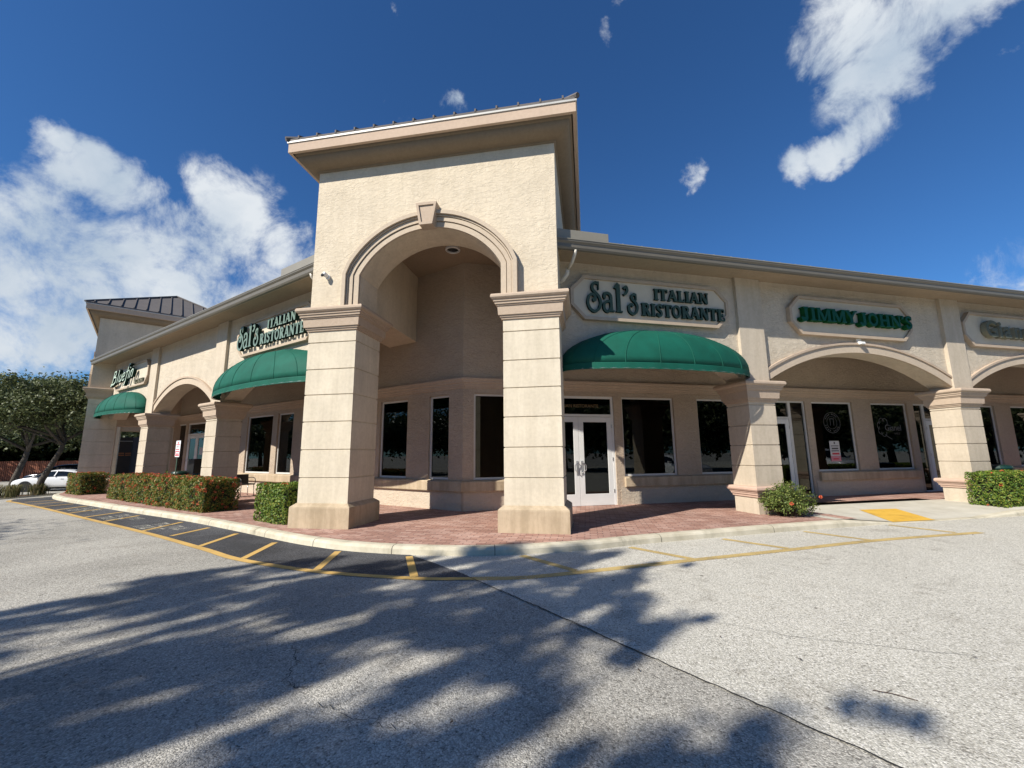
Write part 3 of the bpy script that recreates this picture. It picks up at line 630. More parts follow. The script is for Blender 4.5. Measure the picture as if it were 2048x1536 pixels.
# ------------------------------------------------------------------ awnings
def awning(F, a, b, proj, zb, top, label):
    t = empty('awning', F((a+b)/2, VW, zb), label, 'awning', 'green dome awnings over the arches')
    cu, h = (a+b)/2, (b-a)/2; nb, nr = 36, 12; vh = .14; zt = zb+vh
    m = MB(); vs = []; fs = []
    # ribs (gores) run from the apex on the wall to the front rim
    ribs = 9
    for i in range(nb*1+1):
        th = pi*i/nb
        k = (i*ribs/nb) % 1; sag = 1-.012*sin(pi*k)
        for j in range(nr+1):
            ph = (pi/2)*j/nr
            u = cu-h*cos(th)*cos(ph)*sag**.5; v = VW+.004+proj*sin(th)**.8*cos(ph)*sag; z = zt+(top-zt)*sin(ph)**.92*(1-.0*(1-sag))
            vs.append(F(u,v,z))
    for i in range(nb):
        for j in range(nr): q = i*(nr+1)+j; fs.append((q,q+1,q+nr+2,q+nr+1))
    m.add(vs, fs); o = obj('canopy', m, 'canvas', t, fix=True, smooth=True)
    s = o.modifiers.new('thick', 'SOLIDIFY'); s.thickness = .006; s.offset = -1
    m = MB(); vs = []; fs = []
    for i in range(nb*3+1):
        th = pi*i/(nb*3); fl = 0
        for z, e in ((zt+.004,.002),(zt-.01,.008),(zb,.010+fl)):
            vs.append(F(cu-(h+e)*cos(th), VW+.004+(proj+e)*sin(th)**.8, z))
    for i in range(nb*3):
        for j in range(2): q = i*3+j; fs.append((q,q+1,q+4,q+3))
    m.add(vs, fs); o = obj('valance', m, 'canvas', t, fix=True)
    s = o.modifiers.new('thick', 'SOLIDIFY'); s.thickness = .005
    m = MB()
    for k in range(1, ribs):
        th = pi*k/ribs; pts = []
        for j in range(13):
            ph = (pi/2)*j/12; pts.append(F(cu-(h+.002)*cos(th)*cos(ph), VW+.004+(proj+.004)*sin(th)**.8*cos(ph), zt+(top-zt)*sin(ph)**.92+.001))
        m.tube(pts, .008, 5)
    obj('seam', m, 'canvas', t)
    m = MB(); m.tube([F(cu-(h-.01)*cos(pi*i/24), VW+.01+(proj-.01)*sin(pi*i/24)**.8, zb+.02) for i in range(25)], .015, 6)
    obj('awning_rail', m, 'steel', t)
awning(R, 2.95, 7.86, .85, 3.27, 4.36, 'green dome awning over the double door right of the tower, half in its shade')
awning(L, 3.0, 9.05, .85, 3.27, 4.44, 'green dome awning left of the tower, partly hidden by its left pier')
awning(L, 15.85, 21.15, .85, 3.27, 4.36, 'green dome awning at the far left end of the left arcade')

# ------------------------------------------------------------------ lettering
def curve(pts, n=8):
    P = [Vector((*p,0)) for p in pts]; P = [P[0]*2-P[1]]+P+[P[-1]*2-P[-2]]; out = []
    for i in range(1, len(P)-2):
        for k in range(n):
            t = k/n; a,b,c,d = P[i-1:i+3]
            out.append(.5*((2*b)+(c-a)*t+(2*a-5*b+4*c-d)*t*t+(3*b-a-3*c+d)*t**3))
    out.append(P[-2]); return [(p.x,p.y) for p in out]
def ell(cx, cy, rx, ry, a0=0, a1=360, n=24): return [(cx+rx*cos(radians(a0+(a1-a0)*i/n)), cy+ry*sin(radians(a0+(a1-a0)*i/n))) for i in range(n+1)]
K, k_ = .21, .10
def serif(x, y, w=.36, t=.08): return ([(x-w/2,y),(x+w/2,y)], t)
GL = {
 'I': (.46, [([(.23,0),(.23,1)],K), serif(.23,.04), serif(.23,.96)]),
 'T': (.80, [([(.40,0),(.40,1)],K), serif(.40,.04), ([(.03,.95),(.77,.95)],k_), ([(.06,.97),(.06,.72)],.07), ([(.74,.97),(.74,.72)],.07)]),
 'A': (.86, [([(.10,.02),(.42,1.0)],k_), ([(.40,1.02),(.70,.02)],K), ([(.2,.33),(.6,.33)],.09), serif(.11,.04,.24), serif(.70,.04,.32)]),
 'L': (.70, [([(.22,0),(.22,1)],K), serif(.22,.96), ([(.05,.05),(.64,.05)],k_), ([(.62,.03),(.62,.28)],.07)]),
 'N': (.90, [([(.17,.0),(.17,1)],k_), ([(.17,.96),(.71,.06)],K), ([(.73,0),(.73,1)],k_), serif(.15,.04,.26), serif(.12,.96,.26), serif(.73,.96,.26)]),
 'R': (.84, [([(.22,0),(.22,1)],K), serif(.22,.04), ([(.05,.96),(.4,.96)],.09), (curve([(.30,.95),(.52,.93),(.62,.75),(.52,.56),(.30,.52)]),.14), ([(.42,.52),(.68,.04)],K), serif(.70,.04,.22)]),
 'S': (.66, [(curve([(.52,.76),(.44,.93),(.28,.94),(.15,.80),(.20,.62),(.40,.47),(.50,.30),(.42,.10),(.26,.05),(.12,.22)]),.15), ([(.53,.98),(.53,.70)],.06), ([(.11,.30),(.11,.02)],.06)]),
 'O': (.86, [(ell(.42,.5,.29,.44),.16)]),
 'E': (.72, [([(.22,0),(.22,1)],K), ([(.05,.96),(.62,.96)],.09), ([(.05,.04),(.64,.04)],.09), ([(.25,.5),(.5,.5)],.09), ([(.61,.98),(.61,.74)],.07), ([(.63,.02),(.63,.28)],.07), ([(.5,.62),(.5,.38)],.06)]),
 'J': (.62, [(curve([(.36,1.0),(.36,.5),(.36,.16),(.26,.04),(.10,.08)]),K), serif(.36,.96), ([(.05,.02),(.05,.24)],.10)]),
 'M': (1.08, [([(.17,0),(.17,1)],.15), ([(.20,.98),(.54,.06)],.19), ([(.54,.06),(.88,.98)],.12), ([(.90,0),(.90,1)],K), serif(.17,.04,.3), serif(.90,.04,.34), serif(.15,.96,.3), serif(.92,.96,.3)]),
 'Y': (.84, [([(.40,0),(.40,.48)],K), ([(.12,.98),(.40,.42)],K), ([(.70,.98),(.42,.42)],.12), serif(.40,.04), serif(.13,.96,.34), serif(.70,.96,.28)]),
 'H': (.90, [([(.2,0),(.2,1)],K), ([(.7,0),(.7,1)],K), ([(.2,.5),(.7,.5)],.12), serif(.2,.04), serif(.2,.96), serif(.7,.04), serif(.7,.96)]),
 "'": (.26, [([(.13,1.0),(.10,.72)],.14)]),
 ' ': (.40, []),
}
SCR = {  # ornamental lettering
 'S': (.86, [(curve([(.66,1.0),(.50,1.03),(.34,.94),(.34,.78),(.50,.66),(.68,.52),(.76,.30),(.64,.08),(.40,-.02),(.16,.08),(.06,.30),(.14,.52),(.32,.60),(.46,.52),(.46,.40),(.36,.38)],6),.105), ([(.66,1.08),(.66,.78)],.05), (ell(.40,.40,.05,.05,0,360,10),.07)]),
 'a': (.66, [(curve([(.12,.50),(.14,.64),(.30,.68),(.46,.60),(.48,.40),(.48,.15),(.50,.04)],6),.11), (curve([(.48,.38),(.28,.38),(.10,.28),(.10,.08),(.28,.0),(.48,.14)],6),.10), ([(.12,.70),(.12,.46)],.05), ([(.40,.03),(.64,.03)],.06)]),
 'l': (.46, [([(.24,0),(.24,1.04)],.15), ([(.06,.88),(.24,1.08)],.09), ([(.08,.03),(.44,.03)],.06)]),
 "'": (.28, [(curve([(.10,.90),(.24,.98),(.30,.86),(.22,.74),(.08,.66)],5),.10)]),
 's': (.66, [(curve([(.50,.68),(.38,.72),(.26,.64),(.30,.52),(.46,.42),(.56,.26),(.48,.06),(.28,-.02),(.10,.08),(.08,.26),(.22,.34),(.32,.26)],6),.10), ([(.50,.74),(.50,.50)],.05)]),
}
BRU = {
 'B': (.80, [(curve([(.30,1.0),(.22,.5),(.12,.0),(-.06,-.10)],6),.09), (curve([(.26,.96),(.52,.98),(.56,.74),(.30,.54)],6),.08), (curve([(.28,.54),(.62,.48),(.62,.12),(.30,-.02),(.0,.04)],6),.09)]),
 'l': (.30, [([(.22,1.0),(.10,.0)],.08)]),
 'u': (.48, [(curve([(.14,.56),(.08,.16),(.18,.0),(.34,.14)],6),.08), ([(.44,.56),(.36,.0)],.08)]),
 'e': (.46, [(curve([(.12,.28),(.34,.34),(.38,.52),(.22,.58),(.08,.36),(.10,.08),(.24,.0),(.40,.12)],6),.07)]),
 'f': (.42, [(curve([(.58,1.06),(.44,1.12),(.34,.9),(.24,.3),(.10,-.30),(-.06,-.40)],6),.08), ([(.08,.56),(.52,.62)],.06)]),
 'i': (.26, [([(.18,.56),(.10,.0)],.08), ([(.20,.80),(.26,.76)],.08)]),
 'n': (.52, [([(.14,.56),(.06,.0)],.08), (curve([(.12,.36),(.28,.58),(.42,.50),(.38,.2),(.36,.0)],6),.08)]),
}
SAN = {
 'G': (.92, [(ell(.46,.5,.36,.44,42,330,22),.17), ([(.80,.42),(.80,.10)],.15), ([(.50,.42),(.86,.42)],.12)]),
 'i': (.34, [([(.17,0),(.17,.62)],.17), ([(.17,.78),(.17,.96)],.17)]),
 'a': (.66, [(ell(.28,.26,.20,.24,0,360,18),.13), (curve([(.08,.54),(.24,.66),(.46,.60),(.50,.40),(.50,.0)],6),.14)]),
 'n': (.66, [([(.14,0),(.14,.64)],.16), (curve([(.14,.44),(.34,.64),(.50,.50),(.52,.0)],6),.15)]),
 'e': (.62, [(curve([(.12,.32),(.48,.34),(.46,.56),(.28,.64),(.10,.46),(.10,.18),(.28,.02),(.50,.12)],6),.12)]),
 'l': (.32, [([(.16,0),(.16,1)],.15)]),
}
def ribbon(pts, w):
    n = len(pts); lft = []; rgt = []
    for i in range(n):
        a = pts[max(i-1,0)]; b = pts[min(i+1,n-1)]; t = (b[0]-a[0], b[1]-a[1]); l = sqrt(t[0]**2+t[1]**2) or 1
        ww = w/2
        lft.append((pts[i][0]-t[1]/l*ww, pts[i][1]+t[0]/l*ww)); rgt.append((pts[i][0]+t[1]/l*ww, pts[i][1]-t[0]/l*ww))
    return lft, rgt
def letters(text, font, F, mirror, u0, u1, z0, z1, vb, depth, face, ret, parent, name='letter', slant=0, shear=0, sv=1.0):
    adv = sum(font[c][0] for c in text); sx = (u1-u0)/adv; szz = z1-z0
    x = 0
    for ci, c in enumerate(text):
        A, st = font[c]
        if st:
            mr, mf = MB(), MB()
            for si, (pts, w) in enumerate(st):
                def tr(p):
                    xx = (x+p[0])*sx; zz = z0+p[1]*szz+slant*xx; xx += shear*(p[1]*szz)
                    return ((u0+xx) if not mirror else (u1-xx), zz)
                P = [tr(p) for p in pts]
                lf, rg = ribbon(P, w*(sx*.5+szz*.5)*sv)
                e = .0012*si
                mr.band(F, lf, rg, vb, vb+depth+e); mf.band(F, lf, rg, vb+depth+e+.0004, vb+depth+e+.004)
            o = obj(name, mr, ret, parent); obj('letter_face', mf, face, o)
        x += A
def textobj(s, size, F, u, z, v, mirror, m, parent, name, align='LEFT', depth=.002, off=0):
    cu = bpy.data.curves.new(name, 'FONT'); cu.body = s; cu.size = size; cu.extrude = depth; cu.align_x = align; cu.offset = off
    tmp = bpy.data.objects.new(name, cu); C.objects.link(tmp)
    dg = bpy.context.evaluated_depsgraph_get(); me = bpy.data.meshes.new_from_object(tmp.evaluated_get(dg))
    mb = MB(); vs = [F(u+(-p.co.x if mirror else p.co.x), v+p.co.z, z+p.co.y) for p in me.vertices]
    mb.add(vs, [tuple(p.vertices) for p in me.polygons])
    bpy.data.objects.remove(tmp); bpy.data.curves.remove(cu)
    return obj(name, mb, m, parent, fix=False)
def octagon(a, b, z0, z1, c): return [(a+c,z0),(b-c,z0),(b,z0+c),(b,z1-c),(b-c,z1),(a+c,z1),(a,z1-c),(a,z0+c)]
def inset(poly, d):
    n = len(poly); out = []
    for i in range(n):
        p0, p1, p2 = poly[i-1], poly[i], poly[(i+1)%n]
        def nrm(a, b): t = (b[0]-a[0], b[1]-a[1]); l = sqrt(t[0]**2+t[1]**2); return (-t[1]/l, t[0]/l)
        n1, n2 = nrm(p0,p1), nrm(p1,p2); k = 1+n1[0]*n2[0]+n1[1]*n2[1]
        out.append((p1[0]+d*(n1[0]+n2[0])/k, p1[1]+d*(n1[1]+n2[1])/k))
    return out
def panel_sign(F, a, b, label, z0=4.54, z1=5.61, v=.11, th=.12):
    t = empty('wall_sign', F((a+b)/2, v, z0), label, 'sign', 'octagonal shop signs on the arcade wall')
    o = octagon(a, b, z0, z1, .34); i = inset(o, .075)
    m = MB(); m.prism(F, inset(o,.03), v, v+th-.05); obj('sign_panel', m, 'panel', t)
    m = MB(); oo = o+[o[0]]; ii = i+[i[0]]; m.band(F, oo, ii, v, v+th); obj('sign_rim', m, 'panelrim', t)
    return t, v+th-.05
def sals(F, mir, a, b, label):
    t, vf = panel_sign(F, a, b, label)
    mk = (lambda x0, x1: (a+x0, a+x1)) if not mir else (lambda x0, x1: (b-x1, b-x0))
    bo = 0 if mir else .09
    for x0, x1, z0, z1, tx, fn in ((.30,1.62,4.75,5.42,"Sal's",SCR),(2.06,3.58,5.14,5.42,'ITALIAN',GL),(1.70,4.02,4.72,5.03,'RISTORANTE',GL)):
        u0, u1 = mk(x0+bo, x1+bo*1.3); letters(tx, fn, F, mir, u0, u1, z0, z1, vf+(.045 if mir else .015), (.11 if mir else .055), 'sunlitgreen' if mir else 'dkgreen', 'dkret', t, sv=(1.18 if fn is GL else 1.12))
    return t
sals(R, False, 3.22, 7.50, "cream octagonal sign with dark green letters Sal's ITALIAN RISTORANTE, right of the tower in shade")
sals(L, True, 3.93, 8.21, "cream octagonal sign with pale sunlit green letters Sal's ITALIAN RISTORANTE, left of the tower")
t, vf = panel_sign(R, 9.42, 13.74, "cream octagonal sign with bright green block letters JIMMY JOHN'S")
letters("JIMMY", GL, R, False, 9.66, 11.56, 4.90, 5.26, vf+.02, .14, 'jjgreen', 'jjret', t, sv=1.1)
letters("JOHN'S", GL, R, False, 11.64, 13.60, 4.88, 5.24, vf+.02, .14, 'jjgreen', 'jjret', t, sv=1.1)
t, vf = panel_sign(R, 15.82, 20.14, "cream octagonal sign with rounded olive letters Gianel at the right edge")
xx = 16.56
for c_, w_ in (('G',.56),('i',.22),('a',.44),('n',.45),('e',.44),('l',.2)):
    o = textobj(c_, .70, R, xx, 4.85, vf+.09, False, 'giret', t, 'letter', depth=.065, off=.022)
    textobj(c_, .70, R, xx, 4.85, vf+.158, False, 'giface', o, 'letter_face', depth=.002, off=.016); xx += w_
t, vf = panel_sign(L, 15.98, 20.30, "cream octagonal sign with mint brush letters Bluefin at the far left")
letters("Bluefin", BRU, L, True, 17.2, 20.1, 4.82, 5.40, vf+.08, .12, 'mint', 'dkret', t, shear=.15, slant=.04)
SAN['S'] = GL['S']; SAN['U'] = (.7, [(curve([(.12,1),(.12,.3),(.34,.04),(.56,.3),(.56,1)],6),.13)]); SAN['H'] = GL['H']; SAN['I'] = (.3, [([(.15,0),(.15,1)],.15)])
letters("SUSHI", SAN, L, True, 16.35, 17.55, 4.66, 4.82, vf+.02, .04, 'giret', 'dkret', t)

# lettering on glass belongs to the doors and windows
textobj("SAL'S ITALIAN RISTORANTE", .135, R, 5.12, 2.80, -2.575, False, 'gold', ROOT, 'transom_lettering', 'RIGHT')
def ringm(F, cu, cz, r, w, v, mir=False, n=40):
    m = MB(); m.band(F, [(cu+(r-w)*cos(2*pi*i/n), cz+(r-w)*sin(2*pi*i/n)) for i in range(n+1)], [(cu+r*cos(2*pi*i/n), cz+r*sin(2*pi*i/n)) for i in range(n+1)], v, v+.003); return m
m = ringm(R, 13.78, 2.42, .36, .018, -2.585); o = obj('round_window_decal', m, 'decaldim', ROOT)
m = ringm(R, 13.78, 2.42, .22, .012, -2.585); obj('decal_ring', m, 'decaldim', o)
m = MB()
for i, a in enumerate(list(range(150, 20, -13))+list(range(200, 345, 16))):
    if i % 5 == 4: continue
    ra = radians(a); cx, cz = 13.78+.29*cos(ra), 2.42+.29*sin(ra); d = .022
    m.prism(R, [(cx+d*cos(ra+q)*1.3, cz+d*sin(ra+q)*1.3) for q in (.7,2.4,3.9,5.5)], -2.585, -2.582)
m.box(R, 13.70, 13.72, -2.585, -2.582, 2.32, 2.54); m.box(R, 13.84, 13.86, -2.585, -2.582, 2.32, 2.54); m.box(R, 13.68, 13.88, -2.585, -2.582, 2.54, 2.56)
obj('decal_marks', m, 'decaldim', o)
ps = empty('window_poster', R(13.75,-2.58,1.12), 'white and pink paper poster taped inside the shop window left of the second arcade column', 'poster')
m = MB(); m.box(R, 13.55, 13.97, -2.583, -2.579, 1.30, 1.80); obj('paper', m, 'paper', ps)
m = MB(); m.box(R, 13.55, 13.97, -2.583, -2.578, 1.12, 1.30); obj('pink_panel', m, 'pinkpaper', ps)
m = MB(); m.lathe(R(13.76,-2.577,1.73), [(.035,0),(.035,.002)], 16, Mx=Matrix.Rotation(AN,4,'Z')@Matrix.Rotation(pi/2,4,'X')); m.box(R, 13.60, 13.92, -2.578, -2.575, 1.62, 1.645); m.box(R, 13.62, 13.90, -2.578, -2.575, 1.52, 1.57); m.box(R, 13.60, 13.92, -2.578, -2.575, 1.45, 1.48); obj('printed_lines', m, 'ink', ps)
m = MB(); m.box(R, 13.62, 13.92, -2.578, -2.575, 1.34, 1.40); m.box(R, 13.64, 13.86, -2.577, -2.574, 1.18, 1.22); obj('red_lines', m, 'red', ps)
# flower decal and name on the next window
m = MB(); fl = []
for k in range(5):
    a0 = 60+k*52; cx, cz = 16.07+.17*cos(radians(a0)), 2.28+.2*sin(radians(a0)); fl.append(ell(cx,cz,.115,.13,a0-105,a0+105,12))
for p_ in fl: lf, rg = ribbon(p_, .018); m.band(R, lf, rg, -2.586, -2.583)
lf, rg = ribbon(curve([(16.1,2.02),(16.2,1.95),(16.4,1.85)]), .02); m.band(R, lf, rg, -2.5865, -2.5835)
o = obj('flower_window_decal', m, 'decal', ROOT)
textobj("Gianel", .30, R, 16.12, 2.16, -2.584, False, 'decal', o, 'decal_lettering')
textobj("NAILS", .10, R, 16.52, 2.02, -2.584, False, 'decaldim', o, 'decal_lettering')
m = MB(); m.box(R, 16.0, 16.62, -3.4, -3.37, 1.0, 1.85); m.box(R, 16.28, 16.32, -3.4, -3.36, .05, 1.0)
tag(obj('easel_board', m, 'paper'), 'pale board on a stand inside the shop window with the flower decal', 'display board')
# notice on the far left door
m = MB(); m.box(L, 17.13, 17.62, -2.548, -2.545, 1.56, 1.91); tag(obj('door_notice', m, 'paper'), 'white paper notice taped to the far left double door', 'notice')
# louvred shutter inside the left window
m = MB()
for i in range(13): m.uprism(L, [(-2.72,.86+i*.062),(-2.69,.90+i*.062),(-2.685,.895+i*.062),(-2.715,.855+i*.062)], 9.52, 10.2)
m.box(L, 9.5, 9.54, -2.73, -2.68, .82, 1.68); m.box(L, 9.88, 9.92, -2.73, -2.68, .82, 1.68); m.box(L, 10.2, 10.24, -2.73, -2.68, .82, 1.68)
tag(obj('louvred_shutter', m, 'louvre'), 'brown louvred half shutter inside the window just left of the tower', 'shutter')

# security camera, sign lamp
def sec_cam():
    p = T(-2.42,0,5.52); t = empty('security_camera', p, 'small white dome camera on the tower wall left of the big arch', 'camera')
    Mx = Matrix.Rotation(pi/2,4,'X')
    m = MB(); m.lathe(p, [(.06,0),(.06,.03),(.045,.04)], 20, Mx=Mx); obj('mount_plate', m, 'white', t)
    m = MB(); m.lathe(p+Vector((0,-.02,0)), [(.03,0),(.05,.04),(.055,.10),(.05,.13)], 20, Mx=Matrix.Rotation(-.35,4,'Z')@Matrix.Rotation(radians(70),4,'X')); obj('housing', m, 'white', t, smooth=False)
    m = MB(); m.lathe(p+Vector((-.05,-.13,-.0)), [(.043,0),(.04,.025),(.02,.04)], 20, Mx=Matrix.Rotation(-.35,4,'Z')@Matrix.Rotation(radians(70),4,'X')); obj('lens', m, 'black', t)
sec_cam()
t = empty('flood_lamp', R(11.75,.11,4.48), "small white flood lamp under the JIMMY JOHN'S sign", 'lamp')
m = MB(); m.box(R, 11.66, 11.84, .1, .16, 4.42, 4.54); obj('mount_plate', m, 'pale', t, bevel=.006)
m = MB(); m.uprism(R, [(.16,4.46),(.26,4.43),(.28,4.37),(.20,4.36),(.15,4.41)], 11.68, 11.82); obj('lamp_head', m, 'white', t, bevel=.004)

# ------------------------------------------------------------------ ground
ZA = -.13
def gz(x, y):
    d = max(0., min(1., (-19.5-x)/11.0)); d = d*d*(3-2*d); return ZA-.64*d
def ribbon_path(pts, n=6): return curve(pts, n)
# outer (asphalt side) line of the kerb, from far left to far right, in x,y
KB = [(-24.0,14.5),(-22.6,11.0),(-21.4,8.2),(-20.2,6.6),(-18.8,5.62),(-16.7,4.68),(-14.25,3.72),(-11.5,2.62),(-8.0,1.28),(-5.6,.22),(-3.6,-.72),(-2.6,-1.12),(-1.63,-1.38),(-.4,-1.46),(.7,-1.32),(2.07,-.80),(3.2,-.12),(4.47,.56),(6.13,1.42),(8.9,2.72),(12.5,4.25),(20,7.5),(30,11.9)]
KO = curve(KB, 8)
def offs(path, d):
    out = []
    for i, p in enumerate(path):
        a = path[max(i-1,0)]; b = path[min(i+1,len(path)-1)]; t = (b[0]-a[0], b[1]-a[1]); l = sqrt(t[0]**2+t[1]**2)
        out.append((p[0]-t[1]/l*d, p[1]+t[0]/l*d))
    return out
def uR(x, y): return (x-TC)*ca+y*sa
def vR(x, y): return (x-TC)*sa-y*ca
def ramp_drop(x, y):   # how far the kerb drops at the crossing ramp
    if x < 5: return 0
    u = uR(x,y); return .115*max(0, min(1, (u-8.9)/1.3))*max(0, min(1, (14.3-u)/1.5))
# ground sheet: rolling far side on the left, cut into a grid
m = MB(); xs = [-400,-150,-80,-60]+[-50+2*i for i in range(20)]+[-10,0,40,150,400]; ys = [-400,-100,-40,-20,-10,0,10,20,30,45,80,200,500]
vs = [Vector((x,y,gz(x,y))) for y in ys for x in xs]; nx = len(xs)
m.add(vs, [(j*nx+i,j*nx+i+1,(j+1)*nx+i+1,(j+1)*nx+i) for j in range(len(ys)-1) for i in range(nx-1)])
struct('ground', m, 'asphaltmid', fix=False)
# lighter newer asphalt on the right of the seam, darker strip along the left kerb
seam = [(-.75,-1.35),(-.02,-1.97),(.69,-2.59),(.97,-2.88),(1.71,-3.57),(2.75,-4.58),(3.76,-5.54),(5.2,-6.9),(9,-10.5),(20,-21)]
def sheet(poly, z, name, mt):
    m = MB(); m.add([Vector((x,y,z)) for x,y in poly], [tuple(range(len(poly)))]); return struct(name, m, mt, fix=False)
far = [(60,-21),(60,26)]
sheet(seam+far+[(p[0],p[1]+.1) for p in reversed(KO) if p[0] > -.7], ZA+.004, 'road', 'asphalt')
YL = curve([(-19.95,6.05),(-20.35,5.5),(-19.6,4.75),(-18.4,4.30),(-15,2.95),(-11.14,1.33),(-7.24,-.30),(-4.58,-1.50),(-3.3,-2.10),(-1.62,-2.57),(-.1,-2.70),(.72,-2.60)], 8)
YR = curve([(.72,-2.60),(1.33,-2.47),(2.13,-2.08),(3.83,-1.17),(5.58,-.24),(7.33,.70),(9.75,1.76)], 8)
sheet(YL[8:]+[(.69,-2.59),(-.02,-1.97),(-.75,-1.40)]+[(p[0],p[1]+.1) for p in reversed(KO) if -20.2 < p[0] < -.8], ZA+.004, 'asphalt_patch', 'asphaltdark')
def line(path, w, z, name, mt, mb=None):
    own = mb is None
    if own: mb = MB()
    a, b = offs(path, w/2), offs(path, -w/2)
    mb.add([Vector((*p,gz(*p)-ZA+z)) for p in a]+[Vector((*p,gz(*p)-ZA+z)) for p in b], [(i,i+1,i+1+len(a),i+len(a)) for i in range(len(a)-1)])
    if own: return struct(name, mb, mt, fix=False)
line(YL, .125, ZA+.008, 'road_marking', 'yellow'); line(YR, .155, ZA+.008, 'road_marking', 'yellowold')
mk = MB()
for a, b in (((-6.33,-.53),(-6.40,.44)),((-4.82,-1.33),(-5.14,-.14)),((-3.26,-2.06),(-3.65,-.86)),((-1.66,-2.50),(-2.02,-1.38)),((-.12,-2.64),(-.66,-1.56)),((-14.27,2.72),(-14.49,3.75)),((-11.45,1.50),(-11.53,2.58)),((-7.55,-.12),(-7.83,1.08)),((-17.2,3.95),(-17.0,4.75)),((-15.9,3.4),(-15.8,4.25)),((-12.9,2.15),(-13.1,3.2)),((-18.4,4.5),(-18.1,5.2)),((-10.0,.92),(-10.2,1.95))):
    line([a,b], .11, ZA+.0085, '', '', mk)
struct('bay_stripes', mk, 'yellow', fix=False)
mk = MB()
for a, b in (((1.13,-1.27),(2.0,-2.05)),((2.89,-.44),(3.77,-1.17)),((4.66,.50),(5.48,-.2)),((6.48,1.48),(7.23,.70)),((8.62,2.51),(9.27,1.68))): line([a,b], .13, ZA+.0085, '', '', mk)
struct('faded_stripes', mk, 'yellowold', fix=False)
# worn painted words in the bays (blurred block lettering)
mk = MB()
for (u, w) in ((7.9,1.9),(5.2,1.7),(11.6,1.6)):
    for row, txt in ((2.12,'TAKE'),(2.48,'OUT')):
        for i, c in enumerate(txt):
            x0 = u+w-i*.42; 
            for k in range(3):
                a = L(x0-.03-k*.11, row-.14, 0); b = L(x0-.05-k*.11, row+.14, 0)
                if (i+k+len(txt)) % 3 != 1 or k == 0: line([(a.x,a.y),(b.x,b.y)], .045, ZA+.0085, '', '', mk)
            a = L(x0-.02, row+(.12 if i % 2 else -.12), 0); b = L(x0-.3, row+(.12 if i % 2 else -.12), 0); line([(a.x,a.y),(b.x,b.y)], .05, ZA+.0088, '', '', mk)
struct('worn_bay_lettering', mk, 'whiteold', fix=False)
# cracks
mk = MB()
def crack(pts, w, jit, n=14):
    q = []
    for a, b in zip(pts, pts[1:]):
        for i in range(n): t = i/n; q.append((a[0]+(b[0]-a[0])*t+random.uniform(-jit,jit), a[1]+(b[1]-a[1])*t+random.uniform(-jit,jit)))
    q.append(pts[-1]); line(q, w, ZA+.0095, '', '', mk)
crack([(.24,-2.19)]+seam[3:8], .012, .007, 24)
crack([(-.35,-4.75),(-.1,-5.0),(-.02,-5.3),(.22,-5.35)], .0055, .03, 10); crack([(.42,-5.5),(.75,-5.6),(1.05,-5.66)], .005, .03, 10); crack([(3.2,-3.6),(3.9,-3.9),(5.2,-4.1)], .004, .02, 10); crack([(-.9,-4.4),(-.65,-4.55)], .004, .03, 8)
MT['crack'] = plain('crack_filler', (.02,.02,.02), .9); struct('pavement_cracks', mk, 'crack', fix=False)

# kerb: gutter face, rounded top
m = MB(); prof = [(0,-.05),(.005,.0),(.015,.085),(.035,.115),(.07,.13),(.19,.133),(.19,-.05)]
vs = []; n = len(prof); cl = [offs(KO, d) for d, _ in prof]
for i in range(len(KO)):
    for j, (d, h) in enumerate(prof):
        x, y = cl[j][i]; g = gz(x,y); dr = ramp_drop(*KO[i]); hh = h if h <= 0 else max(.004, h-dr*h/.133)
        vs.append(Vector((x, y, g+hh)))
m.add(vs, [(i*n+j,i*n+(j+1)%n,(i+1)*n+(j+1)%n,(i+1)*n+j) for i in range(len(KO)-1) for j in range(n)]+[tuple(range(n)), tuple((len(KO)-1)*n+j for j in range(n))])
struct('kerb', m, 'kerb', smooth=False)
# joints in the kerb
mk = MB(); s_ = 0; last = KO[0]; nxt = 1.4
for i in range(1, len(KO)):
    s_ += sqrt((KO[i][0]-last[0])**2+(KO[i][1]-last[1])**2); last = KO[i]
    if s_ > nxt and not (8.5 < uR(*KO[i]) < 14.6 and KO[i][0] > 4):
        nxt = s_+random.choice((1.6,2.6,3.1))
        i2 = min(i+1,len(KO)-1); t = Vector((KO[i2][0]-KO[i-1][0], KO[i2][1]-KO[i-1][1], 0)).normalized()*.005
        pp = [Vector((cl[j][i][0], cl[j][i][1], gz(*cl[j][i])+h+.002)) for j, (d, h) in enumerate(prof[1:6], 1)]
        pp[0] -= Vector((-t.y, t.x, 0)).normalized()*.002; pp[1] -= Vector((-t.y, t.x, 0)).normalized()*.002
        mk.add([p-t for p in pp]+[p+t for p in pp], [(j,j+1,j+6,j+5) for j in range(4)])
struct('kerb_joints', mk, 'crack', fix=False)
